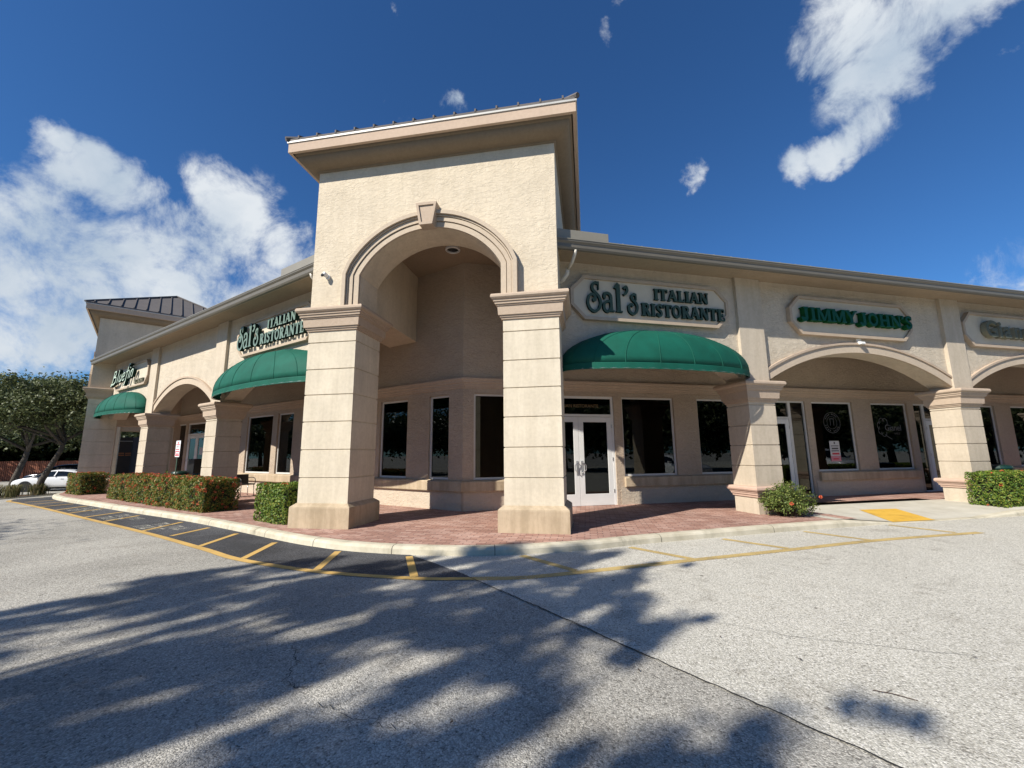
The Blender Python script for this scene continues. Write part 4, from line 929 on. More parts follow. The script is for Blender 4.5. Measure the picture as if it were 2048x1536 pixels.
# paved walk: follows the kerb's inner edge, dips at the ramp
KI = offs(KO, .19); m = MB(); vs = []; back = []
for x, y in KI:
    g = 0 if x > -19.5 else gz(x,y)-ZA
    vs.append(Vector((x,y,g+.004)))
rows = 8
def towards(x, y):
    # back line: the storefront
    if x < TC: u = -(x-TC)*ca+y*sa; v = -2.7; return L(max(u,1.3), v, 0)
    return R(max(uR(x,y),1.3), -2.7, 0)
vs = []; ni = len(KI)
for r in range(rows+1):
    for x, y in KI:
        b = towards(x,y); t = r/rows; px, py = x+(b.x-x)*t, y+(b.y-y)*t
        z = .004 if x > -19.5 else gz(px,py)-ZA+.004
        vs.append(Vector((px,py,z)))
fs = []
for r in range(rows):
    for i in range(ni-1):
        um = uR(*KI[i]); 
        if KI[i][0] > 4 and 9.0 < um < 14.9 and r < 5: continue
        fs.append((r*ni+i, r*ni+i+1, (r+1)*ni+i+1, (r+1)*ni+i))
m.add(vs, fs); struct('brick_walk', m, 'brick', fix=False)
# concrete ramp between the shrub and the right hedge
m = MB(); us = [8.7+i*.2 for i in range(34)]; vv = [(-.70+i*.1) for i in range(23)]
def kv(u):   # v of the kerb's inner edge at u
    best = min(KI, key=lambda p: abs(uR(*p)-u) if p[0] > 3 else 99); return vR(*best)
kvs = [kv(u) for u in us]
def rz_(u, v, k):
    full = max(0, min(1, (u-9.0)/1.3))*max(0, min(1, (14.9-u)/1.6)); t = max(0, min(1, (v+.5)/(k+.5))); return .008-.118*full*t
vs = []
for j in range(len(vv)):
    for i, u in enumerate(us):
        v = -.70+(kvs[i]+.02+.70)*j/(len(vv)-1); vs.append(R(u, v, rz_(u,v,kvs[i])))
nu = len(us); m.add(vs, [(j*nu+i,j*nu+i+1,(j+1)*nu+i+1,(j+1)*nu+i) for j in range(len(vv)-1) for i in range(nu-1)])
struct('kerb_ramp', m, 'conc', fix=False)
m = MB(); A_, B_, C_, D_ = (10.99,.11),(12.11,.20),(11.46,1.46),(10.26,1.40); vs = []; q = 12
for j in range(q+1):
    for i in range(q+1):
        s, t = i/q, j/q; u = (A_[0]*(1-s)+B_[0]*s)*(1-t)+(D_[0]*(1-s)+C_[0]*s)*t; v = (A_[1]*(1-s)+B_[1]*s)*(1-t)+(D_[1]*(1-s)+C_[1]*s)*t
        vs.append(R(u,v,rz_(u,v,kv(u))+.005))
m.add(vs, [(j*(q+1)+i,j*(q+1)+i+1,(j+1)*(q+1)+i+1,(j+1)*(q+1)+i) for j in range(q) for i in range(q)]); struct('ramp_pad', m, 'pad', fix=False)

# ------------------------------------------------------------------ foliage helpers
def leaf_mesh(name, P, Nn, size, asp, m, parent=None, origin=(0,0,0), tilt=.6, kind4=True):
    """P (n,3) centres, Nn (n,3) preferred normals; kite shaped leaves folded along the middle"""
    n = len(P); P = np.asarray(P, float)-np.array(origin); Nn = np.asarray(Nn, float)+rng.normal(0, tilt, (n,3)); Nn /= np.linalg.norm(Nn, axis=1)[:,None]+1e-9
    t = np.cross(Nn, rng.normal(0,1,(n,3))); t /= np.linalg.norm(t, axis=1)[:,None]+1e-9; b = np.cross(Nn, t)
    s = (size*rng.uniform(.6,1.35,n))[:,None]
    V = np.stack([P-t*s*.5, P+b*s*asp*.5-t*s*.05+Nn*s*.08, P+t*s*.5, P-b*s*asp*.5-t*s*.05+Nn*s*.08], 1).reshape(-1,3)
    me = bpy.data.meshes.new(name); me.vertices.add(4*n); me.vertices.foreach_set('co', V.ravel())
    me.loops.add(4*n); me.loops.foreach_set('vertex_index', np.arange(4*n)); me.polygons.add(n)
    me.polygons.foreach_set('loop_start', np.arange(n)*4); me.polygons.foreach_set('loop_total', np.full(n,4)); me.update(); me.validate()
    me.materials.append(MT[m]); o = bpy.data.objects.new(name, me); C.objects.link(o)
    o.location = origin
    if parent: o.parent = parent; o.location = Vector(origin)-world_loc(parent)
    return o
def hedge(F, u0, u1, v0, v1, h, label, m, n, nflow, size=.055, top_red=True, bulge=.04, name='hedge', zb=0):
    org = F((u0+u1)/2, (v0+v1)/2, zb); t = empty(name, org, label, 'hedge')
    areas = [('f',(u1-u0)*h),('k',(u1-u0)*h*.5),('t',(u1-u0)*(v1-v0)),('a',(v1-v0)*h),('b',(v1-v0)*h)]; tot = sum(a for _, a in areas)
    P, Q, FP = [], [], []
    def lump(a, b): return bulge*(sin(a*3.1+b*2.3+u0)+.7*sin(a*7.7-b*5.1)+.5*sin(a*13+b*17))
    def pt(face, depth):
        a, b = random.random(), random.random()
        if face == 'f': u, z = u0+a*(u1-u0), b*h; p = (u, v1+lump(u,z)-depth, z); nn = (0,1,.2)
        elif face == 'k': u, z = u0+a*(u1-u0), b*h; p = (u, v0-lump(u,z)+depth, z); nn = (0,-1,.2)
        elif face == 't': u, v = u0+a*(u1-u0), v0+b*(v1-v0); p = (u, v, h+lump(u,v)*.7-depth); nn = (0,0,1)
        elif face == 'a': v, z = v0+a*(v1-v0), b*h; p = (u0-lump(v,z)+depth, v, z); nn = (-1,0,.2)
        else: v, z = v0+a*(v1-v0), b*h; p = (u1+lump(v,z)-depth, v, z); nn = (1,0,.2)
        # round the edges of the box
        r = .09; u, v, z = p; cu, cv_, cz = min(max(u,u0+r),u1-r), min(max(v,v0+r),v1-r), min(z,h-r)
        d = Vector((u-cu, v-cv_, z-cz if z > cz else 0)); 
        if d.length > r+.03: d = d.normalized()*(r+.03); 
        p = (cu+d.x, cv_+d.y, (cz+d.z) if z > cz else z)
        o3 = F(0,0,0); w = F(*p)+Vector((0,0,zb)); nw = F(nn[0],nn[1],nn[2])-o3
        return w, nw
    for face, ar in areas:
        for _ in range(int(n*ar/tot)):
            dp = abs(random.gauss(0,.045))
            w, nw = pt(face, dp-.02); P.append(w[:]); Q.append(nw[:])
    leaf_mesh('foliage', P, Q, size, .55, m, t, tuple(org), tilt=.75)
    m_ = MB(); m_.rings(F, u0+.10, u1-.10, v0+.10, v1-.10, [(zb+.02,-.02),(zb+h*.3,0),(zb+h-.10,-.01)])
    obj('inner_twigs', m_, 'twigdark', t)
    if nflow:
        P, Q = [], []
        for _ in range(nflow):
            fc = random.choices('fktab', [5,1,9,1.2,1.2])[0]; w, nw = pt(fc, -.035)
            if fc == 'f' and random.random() < .35: w.z = zb+h*random.uniform(.55,1)
            rad = random.uniform(.012,.045)
            for _ in range(int(10+500*rad)):
                d = Vector((random.gauss(0,1),random.gauss(0,1),random.gauss(0,1))).normalized()*rad; P.append((w+d)[:]); Q.append(d[:])
        leaf_mesh('blossoms', P, Q, .026, .8, 'flower', t, tuple(org), tilt=.4)
    return t
MT['twigdark'] = plain('hedge_core', (.018,.022,.010), .95)
hedge(L, 6.95, 14.9, .30, 1.22, .86, 'long clipped hedge with red blossoms in front of the left arcade', 'hedgered', 34000, 230)
hedge(L, 17.75, 19.6, .55, 1.45, .84, 'short square hedge at the far left corner with red blossoms on top', 'hedgered', 8000, 50)
hedge(L, 3.08, 4.42, .42, 1.10, .84, 'small green hedge block against the left tower pier', 'hedge', 7500, 7, bulge=.03)
hedge(R, 14.55, 22.5, .32, 1.10, .86, 'long clipped green hedge at the right edge beside the ramp', 'hedge', 30000, 14, bulge=.03)
hedge(L, 23.0, 28.0, -3.6, -3.0, .95, 'low green hedge seen through the end tower passage', 'hedge', 5000, 0, zb=-.3)
# loose ixora bush by the first right column
def bush():
    org = R(8.3,.62,0); t = empty('shrub', org, 'loose leggy shrub with two orange blossoms at the foot of the first right column', 'shrub')
    m = MB(); P, Q = [], []
    for i in range(140):
        a = random.uniform(0,2*pi); r = random.random()**.6; tip = Vector((r*cos(a)*.70, r*sin(a)*.42, random.uniform(.40,.80)*(1-.45*r**2)))
        o = R(8.3+tip.x, .62+tip.y, tip.z); b0 = R(8.3+tip.x*.25, .62+tip.y*.25, 0); mid = b0.lerp(o,.5)+Vector((random.gauss(0,.04),random.gauss(0,.04),-.03))
        m.tube([b0,mid,o], [.008,.006,.003], 4)
        for _ in range(56):
            q = mid.lerp(o, random.random()**.7*1.05)+Vector((random.gauss(0,.045),random.gauss(0,.045),random.gauss(0,.04)))
            if q.z < .03: q.z = .05
            P.append(q[:]); Q.append(((q-org).normalized()+Vector((0,0,.5)))[:])
    leaf_mesh('foliage', P, Q, .05, .5, 'bush', t, tuple(org), tilt=.8)
    obj('stems', m, 'twig', t)
    P, Q = [], []
    for c in (R(9.02,.80,.42), R(7.95,1.02,.33)):
        for _ in range(60): d = Vector((random.gauss(0,1),random.gauss(0,1),random.gauss(0,1))).normalized()*.032; P.append((c+d)[:]); Q.append(d[:])
    leaf_mesh('blossoms', P, Q, .03, .8, 'flower', t, tuple(org), tilt=.4)
bush()

def tree(base, h, crown_c, crown_r, nclump, nleaf, lsize, label, limbs, trunk_pts, tr, mt='oak', holes=0, csz=.55, group=None, spread=1.0):
    base = Vector(base); t = empty('oak_tree', base, label, 'tree', group)
    m = MB(); m.tube([base+Vector(p) for p in trunk_pts], [tr*(1-.45*i/(len(trunk_pts)-1)) for i in range(len(trunk_pts))], 12)
    trunk = obj('trunk', m, 'bark', t, smooth=True); m = MB()
    top = base+Vector(trunk_pts[-1]); cc = base+Vector(crown_c); tips = []
    for i in range(limbs):
        a = 2*pi*i/limbs+random.uniform(-.4,.4); el = random.uniform(.15,.9)
        tip = cc+Vector((cos(a)*crown_r[0]*cos(el)*.85, sin(a)*crown_r[1]*cos(el)*.85, sin(el)*crown_r[2]*.75-crown_r[2]*.2))
        st = top+(base+Vector(trunk_pts[-2])-top)*random.random()*.6
        k1 = st.lerp(tip,.35)+Vector((random.gauss(0,.25),random.gauss(0,.25),random.gauss(.2,.2))); k2 = st.lerp(tip,.7)+Vector((random.gauss(0,.25),random.gauss(0,.25),random.gauss(.1,.2)))
        m.tube([st,k1,k2,tip], [tr*.5,tr*.36,tr*.2,tr*.06], 8); tips.append((k1,k2,tip))
        for j in range(6):
            s0 = k1.lerp(tip, random.random()); e0 = s0+Vector((random.gauss(0,1),random.gauss(0,1),random.gauss(.3,.6)))*crown_r[0]*.25
            m.tube([s0,s0.lerp(e0,.5)+Vector((0,0,.08)),e0], [tr*.14,tr*.08,tr*.03], 5)
    obj('limbs', m, 'bark', t, smooth=True)
    P, Q = [], []
    for i in range(nclump):
        d = Vector((random.gauss(0,1),random.gauss(0,1),random.gauss(0,1))).normalized(); r = random.random()**.45
        if d.z < -.35: d.z *= -.6
        c = cc+Vector((d.x*crown_r[0]*r, d.y*crown_r[1]*r, d.z*crown_r[2]*r)); s = csz*random.uniform(.5,1.3)
        k = int(nleaf*random.uniform(.5,1.4))
        pts = rng.normal(0,1,(k,3))*np.array([s*.55*spread,s*.55*spread,s*.3])+np.array(c[:]); P.append(pts)
        nn = (pts-np.array(c[:]))/s+np.array([0,0,.6]); Q.append(nn)
    leaf_mesh('foliage', np.concatenate(P), np.concatenate(Q), lsize, .6, mt, t, tuple(base), tilt=.8)
    return t
# ---- shade trees behind and left of the camera: their shadows fall on the asphalt
def shade_tree():
    poly = [(-3.9,-4.5),(-3.6,-3.2),(-3.0,-2.1),(-1.4,-2.2),(-.2,-1.55),(1.0,-1.05),(2.4,-.95),(3.4,-1.75),(2.9,-3.0),(3.0,-4.2),(2.9,-5.0),(3.3,-5.8),(3.6,-8.5),(-5.5,-9),(-5.2,-5.6)]
    def inp(x, y):
        c = False
        for i in range(len(poly)):
            x0, y0 = poly[i]; x1, y1 = poly[i-1]
            if (y0 > y) != (y1 > y) and x < (x1-x0)*(y-y0)/(y1-y0)+x0: c = not c
        return c
    ld = Vector((cos(AZ), sin(AZ), 0)); base = Vector((-11.4,-17.2,ZA))
    t = empty('oak_tree', base, 'broad shade tree standing on the lot behind the camera', 'tree')
    cl = []
    while len(cl) < 385:
        gx, gy = random.uniform(-6,4), random.uniform(-9,-.6)
        if not inp(gx,gy): continue
        if sin(gx*1.9+gy*.7+1)*sin(gy*2.3-gx*.6)+.45*sin(gx*4.3+gy*3.1) > (.95 if gy > -4.2 or gx > 1 else 1.25): continue
        h = random.uniform(8.2,11.6); cl.append((Vector((gx,gy,0))-ld*(h/tan(EL))+Vector((0,0,h+ZA)), random.uniform(.07,.19)*(1 if gx < 1.5 else .85)))
    for gx, gy in ((4.0,-5.0),(4.15,-5.08),(3.85,-4.95),(3.6,-1.5),(3.3,-3.6)): h = 9.5; cl.append((Vector((gx,gy,0))-ld*(h/tan(EL))+Vector((0,0,h+ZA)), .05))
    m = MB(); tp_ = [base, base+Vector((.2,.1,2.2)), base+Vector((.6,.4,4.6)), base+Vector((1.2,.8,6.6))]; m.tube(tp_, [.32,.28,.24,.18], 12); obj('trunk', m, 'bark', t, smooth=True)
    m = MB(); far_ = cl[:380:19]
    for c, r in far_:
        k1 = tp_[3].lerp(c,.35)+Vector((random.gauss(0,.2),random.gauss(0,.2),.25)); k2 = tp_[3].lerp(c,.7)+Vector((random.gauss(0,.15),random.gauss(0,.15),.2))
        m.tube([tp_[3]-Vector((0,0,.2)),k1,k2,c], [.11,.075,.045,.015], 8)
        for c2, r2 in random.sample(cl, 40):
            if (c2-k2).length < 1.8: m.tube([k2,k2.lerp(c2,.5)+Vector((0,0,.1)),c2], [.03,.02,.008], 5)
    obj('limbs', m, 'bark', t, smooth=True)
    P, Q = [], []
    for c, r in cl:
        k = int((620*r*r/.05+30)*random.uniform(.35,1.15)); pts = rng.normal(0,1,(k,3))*np.array([r*.55,r*.55,r*.36]); al = pts@np.array(ld[:]); pts = pts+np.outer(al, np.array(ld[:]))*1.7+np.array(c[:]); P.append(pts); Q.append((pts-np.array(c[:]))/r+np.array([0,0,.8]))
    leaf_mesh('foliage', np.concatenate(P), np.concatenate(Q), .12, .6, 'oakdense', t, tuple(base), tilt=.5)
shade_tree()
tree((-19.5,-9.5,ZA), 9, (.4,.3,6.4), (3.6,3.2,2.0), 110, 110, .14, 'shade tree on the lot left of the camera', 8, [(0,0,0),(.1,0,1.5),(.0,.2,3.0),(.3,.3,4.6)], .24, csz=.85, spread=1.2)
rowR = [R(u,v,0) for u,v in ((14,24),(21,20),(29,18),(37,17),(46,18),(56,16),(68,18))]; rowL = [L(u,v,0) for u,v in ((14,30),(22,27),(31,26),(40,24),(50,23),(62,22))]  # unseen tree rows, added so the shop windows mirror less bright sky
for i, (x, y) in enumerate([(8,-34),(-4,-38),(18,-32),(-16,-36)]+[(p.x,p.y) for p in rowR+rowL]):
    src = None
    if i == 0:
        tp = tree((x,y,ZA), 10, (0,0,3.1), (5.2,5.2,4.0), 220, 90, .36, 'leafy tree far behind the camera, added to darken the window reflections', 6, [(0,0,0),(.1,0,1.4),(.2,.1,2.8),(.2,.2,4.0)], .3, csz=1.5, group='unseen trees round the car park, added to darken the window reflections')
    else:
        c = tp.copy(); C.objects.link(c); c.location = (x,y,ZA); c.rotation_euler = (0,0,i*1.3); c.scale = (1+.06*(i%3),)*3
        for ch in tp.children: d = ch.copy(); C.objects.link(d); d.parent = c
# ---- trees at the left end
GL_ = -.77
def camp(d, k, z): return (CAM.x+d[0]*k, CAM.y+d[1]*k, z)
tree(camp((-1.285,.817),24,-.66), 8, (-.4,.6,4.7), (4.0,4.0,2.5), 260, 210, .15, 'leaning oak on the planted island in front of the white car', 7, [(0,0,0),(.1,.1,.9),(.3,.3,1.7),(.55,.45,2.5),(.6,.6,3.3)], .17, csz=.8)
tree(camp((-1.335,.80),31,-.77), 8, (.0,.4,5.0), (4.6,4.6,2.9), 240, 170, .19, 'second oak behind the white car, its trunk near the left edge', 6, [(0,0,0),(.15,.1,1.0),(.5,.2,2.2),(.6,.3,3.3)], .22, csz=1.0)
bt = [(-62,22,7.2),(-56,27,7.0),(-49,31,6.8),(-42,34.5,7.2),(-35,38,6.8)]; nth = ['first','second','third','fourth','fifth']
for i, (x, y, h) in enumerate(bt):
    if i == 0: bp_ = tree((x,y,-.8), h, (0,0,4.3), (4.6,4.6,3.9), 210, 80, .30, 'dense dark oak behind the red fence, first from the left', 5, [(0,0,0),(.1,0,1.2),(.2,.1,2.4),(.1,.2,3.6)], .25, csz=1.2, group='row of trees behind the red fence')
    else:
        c = bp_.copy(); C.objects.link(c); c.location = (x,y,-.8); c.rotation_euler = (0,0,i*1.7); s = h/7.0*(1+.04*(i%3)); c.scale = (s,s,s); c['label'] = 'dense dark oak behind the red fence, %s from the left'%nth[i]
        for ch in bp_.children: d = ch.copy(); C.objects.link(d); d.parent = c
# undergrowth behind the fence
P = rng.uniform((-68,24,-.8),(-30,44,4.6),(40000,3)); P[:,1] = 29+(P[:,0]+50)*.62+rng.uniform(.6,5,40000)
leaf_mesh('undergrowth', P, np.tile([0,0,1.],(40000,1)), .60, .6, 'shrubdark'); tag(bpy.data.objects['undergrowth'], kind='stuff', label='dark shrubby undergrowth behind the red fence', cat='undergrowth')

# red fence
def fence():
    a, b = Vector((-62,20.8,-.8)), Vector((-33.5,37.0,-.8)); d = (b-a).normalized(); nrm = Vector((d.y,-d.x,0)); t = empty('wooden_fence', a, 'red stained wooden board fence behind the parked cars at the left', 'fence')
    n = int((b-a).length/.155); m = MB(); mp = MB()
    G = lambda u, v, z: a+d*u+nrm*v+Vector((0,0,z))
    for i in range(n):
        j = random.uniform(-.02,.02); m.box(G, i*.155, i*.155+.12, .0, .025, .03, 1.98+j)
        if i % 16 == 0: mp.box(G, i*.155-.02, i*.155+.1, .03, .13, 0, 2.05)
    obj('boards', m, 'fence', t); obj('posts', mp, 'fence', t); m = MB()
    for z in (.3,1.0,1.7): m.box(G, 0, n*.155, -.05, -.002, z, z+.09)
    obj('rails', m, 'fence', t)
fence()

# planted island with grass and kerb
isl = [(-33.5,3.0),(-29.0,9.3),(-27.4,11.6),(-27.0,12.9),(-27.9,13.6),(-29.8,13.0),(-36,6.2)]
ic = curve(isl+[isl[0]], 6)[:-1]
m = MB(); vs = []
for (x,y) in ic: vs.append(Vector((x,y,gz(x,y)-.05)))
cx = sum(p[0] for p in ic)/len(ic); cy = sum(p[1] for p in ic)/len(ic)
ii = [(x+(cx-x)*.035, y+(cy-y)*.035) for x,y in ic]
n = len(ic)
vs += [Vector((x,y,gz(x,y)+.13)) for x,y in ic]+[Vector((x,y,gz(x,y)+.13)) for x,y in ii]+[Vector((x,y,gz(x,y)-.05)) for x,y in ii]
m.add(vs, [(i+k*n,(i+1)%n+k*n,(i+1)%n+((k+1)%4)*n,i+((k+1)%4)*n) for k in range(4) for i in range(n)]); struct('island_kerb', m, 'kerb')
m = MB(); m.add([Vector((x,y,gz(x,y)+.10)) for x,y in ii], [tuple(range(n))]); MT['soil'] = plain('mulch', (.09,.06,.04), .95, 0, .3, 20, .2, .02); struct('island_soil', m, 'soil', fix=False)
P, Q = [], []
m = MB()
def inside(x, y):
    c = False
    for i in range(n):
        x0, y0 = ii[i]; x1, y1 = ii[i-1]
        if (y0 > y) != (y1 > y) and x < (x1-x0)*(y-y0)/(y1-y0)+x0: c = not c
    return c
cl_ = []
while len(cl_) < 26:
    x, y = random.uniform(-34,-27.3), random.uniform(3.5,13.2)
    if inside(x,y) and math.degrees(atan2(x-CAM.x, y-CAM.y)) < -56.8: cl_.append((x,y))
vs, fs = [], []
for x, y in cl_:
    for _ in range(220):
        a = random.uniform(0,2*pi); ln = random.uniform(.5,.95); r = random.uniform(.15,.55); b0 = Vector((x+random.gauss(0,.12), y+random.gauss(0,.12), gz(x,y)+.1)); d = Vector((cos(a),sin(a),0)); s = Vector((-sin(a),cos(a),0))*.012
        o = len(vs); mid = b0+d*r*.4+Vector((0,0,ln*.7)); tip = b0+d*r*1.3+Vector((0,0,ln*.75))
        vs += [b0-s,b0+s,mid+s,mid-s,tip]; fs += [(o,o+1,o+2,o+3),(o+3,o+2,o+4)]
m.v = [tuple(v) for v in vs]; m.f = fs
tag(obj('ornamental_grass', m, 'grassm', fix=False), 'clumps of dry ornamental grass on the planted island', 'grass', kind='stuff')

# ------------------------------------------------------------------ vehicles
def car(loc, heading, paint, label, suv=False, name='parked_car'):
    t = empty(name, loc, label, 'car'); ln = 4.85
    cb, sb = cos(heading), sin(heading); base = Vector(loc)
    G = lambda x, y, z: base+Vector((x*cb-y*sb, x*sb+y*cb, z))     # x forward, y left
    if not suv:
        st = [(-2.42,.62,.74,.70,.60),(-2.36,.50,.92,.80,.70),(-2.05,.98,1.02,.88,.76),(-1.70,1.0,1.10,.90,.72),(-1.0,.98,1.36,.91,.62),(-.45,.97,1.44,.91,.60),(.15,.95,1.45,.91,.60),(.65,.93,1.33,.91,.62),(1.15,.93,1.02,.91,.70),(1.30,.92,.98,.90,.74),(1.95,.84,.88,.87,.74),(2.30,.70,.76,.78,.66),(2.43,.55,.60,.62,.52)]
        cab = (3,8)
    else:
        st = [(-2.42,.60,.8,.80,.7),(-2.38,1.05,1.10,.88,.72),(-2.15,1.08,1.55,.93,.70),(-1.8,1.08,1.72,.94,.68),(-.8,1.08,1.76,.94,.68),(.2,1.07,1.74,.94,.68),(.7,1.06,1.56,.94,.70),(1.15,1.06,1.14,.93,.76),(1.3,1.05,1.09,.92,.78),(2.0,.98,1.02,.90,.76),(2.35,.82,.9,.84,.7),(2.43,.6,.66,.7,.6)]
        cab = (1,7)
    m = MB(); vs = []; fs = []
    for x, zb, zt, hw, ht in st:
        zm = (zb+.36)/2+.05; e = .22 if abs(x) < 2.2 else .30
        ring = [(-hw*.90,e),(-hw*.98,.40),(-hw*1.0,min(zm,zb)),(-hw*.965,zb),(-ht,zt-.05 if zt-zb > .1 else zt-.02),(-ht*.82,zt),(0,zt+.03)]
        ring = ring+[(-y,z) for y,z in reversed(ring[:-1])]
        vs += [G(x,y,z) for y,z in ring]
    k = 13
    for i in range(len(st)-1):
        for j in range(k-1): a = i*k+j; fs.append((a,a+1,a+k+1,a+k))
        fs.append((i*k+k-1,i*k,(i+1)*k,(i+1)*k+k-1))
    fs += [tuple(range(k)), tuple((len(st)-1)*k+j for j in range(k-1,-1,-1))]
    m.add(vs, fs); body = obj('body', m, paint, t, smooth=True)
    sm = body.modifiers.new('sub', 'SUBSURF'); sm.levels = 1; sm.render_levels = 2
    # side windows: panels on the greenhouse, front and rear glass
    for s in (-1, 1):
        m = MB(); seg = st[cab[0]:cab[1]+1]
        def gp(i, f):   # f 0 at belt, 1 at roof edge
            x, zb, zt, hw, ht = seg[i]; y = hw*.965+(ht-hw*.965)*f; z = zb+(zt-.05-zb)*f; return (x, s*(y+.012), z)
        top = [(i,.86) for i in range(1, len(seg)-1)]; bot = [(i,.10) for i in range(0, len(seg))]
        if seg[0][2]-seg[0][1] < .3: bot = bot[1:] if False else bot
        b_ = [gp(i,f) for i,f in bot if (i not in (0,len(seg)-1)) or True]; t_ = [gp(i,f) for i,f in top]
        poly = b_+list(reversed(t_)); m.add([G(*p) for p in poly], [tuple(range(len(poly)))])
        g = obj('side_window', m, 'carglass', t, fix=False); md = g.modifiers.new('th','SOLIDIFY'); md.thickness = .01
        for xx in ((-.15,) if not suv else (-.2,.9-1.9)):
            m = MB(); i = 2; m.add([G(xx-.03,s*.895,1.0 if not suv else 1.1),G(xx+.03,s*.895,1.0 if not suv else 1.1),G(xx+.03,s*.64,1.38 if not suv else 1.66),G(xx-.03,s*.64,1.38 if not suv else 1.66)], [(0,1,2,3)])
            o = obj('window_pillar', m, paint, t, fix=False); md = o.modifiers.new('th','SOLIDIFY'); md.thickness = .03
        m = MB(); m.box(G, -.62,-.46, s*.93-.012, s*.93+.012, .86, .89) if not suv else m.box(G, -.62,-.46, s*.95-.012, s*.95+.012, .98, 1.01); obj('door_handle', m, paint, t)
        m = MB(); m.rings(lambda x,y,z: G(x,y,z), .82, .96, s*1.02-.09, s*1.02+.09, [(.96 if not suv else 1.08,-.02),(1.0 if not suv else 1.12,0),(1.08 if not suv else 1.22,-.01)]); obj('mirror', m, paint, t)
        # lights
        z0, z1 = (.76,.90) if not suv else (.9,1.15)
        m = MB(); m.add([G(-2.43,s*.30,z0+.04),G(-2.40,s*.72,z0),G(-2.02,s*.925,z0+.06),G(-2.04,s*.92,z1),G(-2.36,s*.76,z1+.02),G(-2.44,s*.30,z1-.02)], [(0,1,4,5),(1,2,3,4)])
        o = obj('tail_light', m, 'taillight', t, fix=False); md = o.modifiers.new('th','SOLIDIFY'); md.thickness = .05; md.offset = 0
        for x in (-1.42, 1.42):
            c = G(x, s*.80, .335); Mx = Matrix.Rotation(heading,4,'Z')@Matrix.Rotation(-s*pi/2,4,'X')
            m = MB(); m.lathe(c, [(.22,-.10),(.32,-.10),(.335,-.06),(.335,.09),(.32,.12),(.24,.125)], 28, Mx=Mx); w = obj('wheel', m, 'tyre', t)
            m = MB(); m.lathe(c, [(.06,.11),(.235,.115),(.235,.09),(.0,.09)], 28, Mx=Mx); 
            m = MB()
            for q in range(5):
                th = q*2*pi/5
                pts = [Mx@Vector((r_*cos(th+w_), r_*sin(th+w_), h_)) for r_, w_, h_ in ((.04,.6,.125),(.22,.18,.13),(.22,-.18,.13),(.04,-.6,.125))]
                m.add([c+p for p in pts]+[c+p-(Mx@Vector((0,0,.03))) for p in pts], [(0,1,2,3),(7,6,5,4),(0,4,5,1),(1,5,6,2),(2,6,7,3),(3,7,4,0)])
            m.lathe(c, [(.235,.10),(.25,.128),(.225,.128),(.22,.10)], 28, Mx=Mx); obj('rim', m, 'steel', w)
            m = MB(); m.lathe(c, [(.385,.02),(.385,.128),(.30,.13)], 28, Mx=Mx); obj('wheel_arch', m, 'black', w)
    i0 = 3 if not suv else 1
    m = MB(); (x0,zb0,zt0,_,h0),(x1,zb1,zt1,_,h1) = st[i0], st[i0+1 if not suv else i0+1]
    m.add([G(x0-.01,-h0*.86,zt0+.035),G(x0-.01,h0*.86,zt0+.035),G(x1-.03,h1*.84,zt1+.02),G(x1-.03,-h1*.84,zt1+.02)], [(0,1,2,3)]); o = obj('rear_window', m, 'carglass', t, fix=False); md = o.modifiers.new('th','SOLIDIFY'); md.thickness = .012
    a, b = (7,8) if not suv else (6,7)
    (x0,zb0,zt0,_,h0),(x1,zb1,zt1,_,h1) = st[a], st[b]
    m = MB(); m.add([G(x0+.02,-h0*.9,zt0+.03),G(x0+.02,h0*.9,zt0+.03),G(x1+.01,h1*.92,zt1+.035),G(x1+.01,-h1*.92,zt1+.035)], [(0,1,2,3)]); o = obj('windscreen', m, 'carglass', t, fix=False); md = o.modifiers.new('th','SOLIDIFY'); md.thickness = .012
    m = MB(); m.box(G, -2.45,-2.435,-.24,.24,.66,.78); obj('number_plate', m, 'signwhite', t)
    m = MB(); m.box(G, -2.30,2.25,-.74,.74,.17,.26); m.box(G, -2.42,-2.38,-.6,.6,.26,.36); obj('underbody', m, 'black', t)
    return t
car(camp((-1.235,.830),29.5,-.77), radians(203), 'carwhite', 'white sedan parked beyond the planted island, seen from its rear corner')
car(camp((-1.222,.832),33.5,-.77), radians(203), 'cardark', 'dark sports utility vehicle parked behind the white sedan', suv=True)
car((15.5,-17,ZA), radians(115), 'carwhite', 'white sports utility vehicle in the lot behind the camera', suv=True)

car((R(25.5,8,0).x,R(25.5,8,0).y,ZA), AN+radians(95), 'carwhite', 'white sports utility vehicle parked across the lane, mirrored in the right shop windows', suv=True)
car((R(15.5,9,0).x,R(15.5,9,0).y,ZA), AN+radians(88), 'carwhite', 'white sedan parked across the lane, mirrored in the window right of the double door')
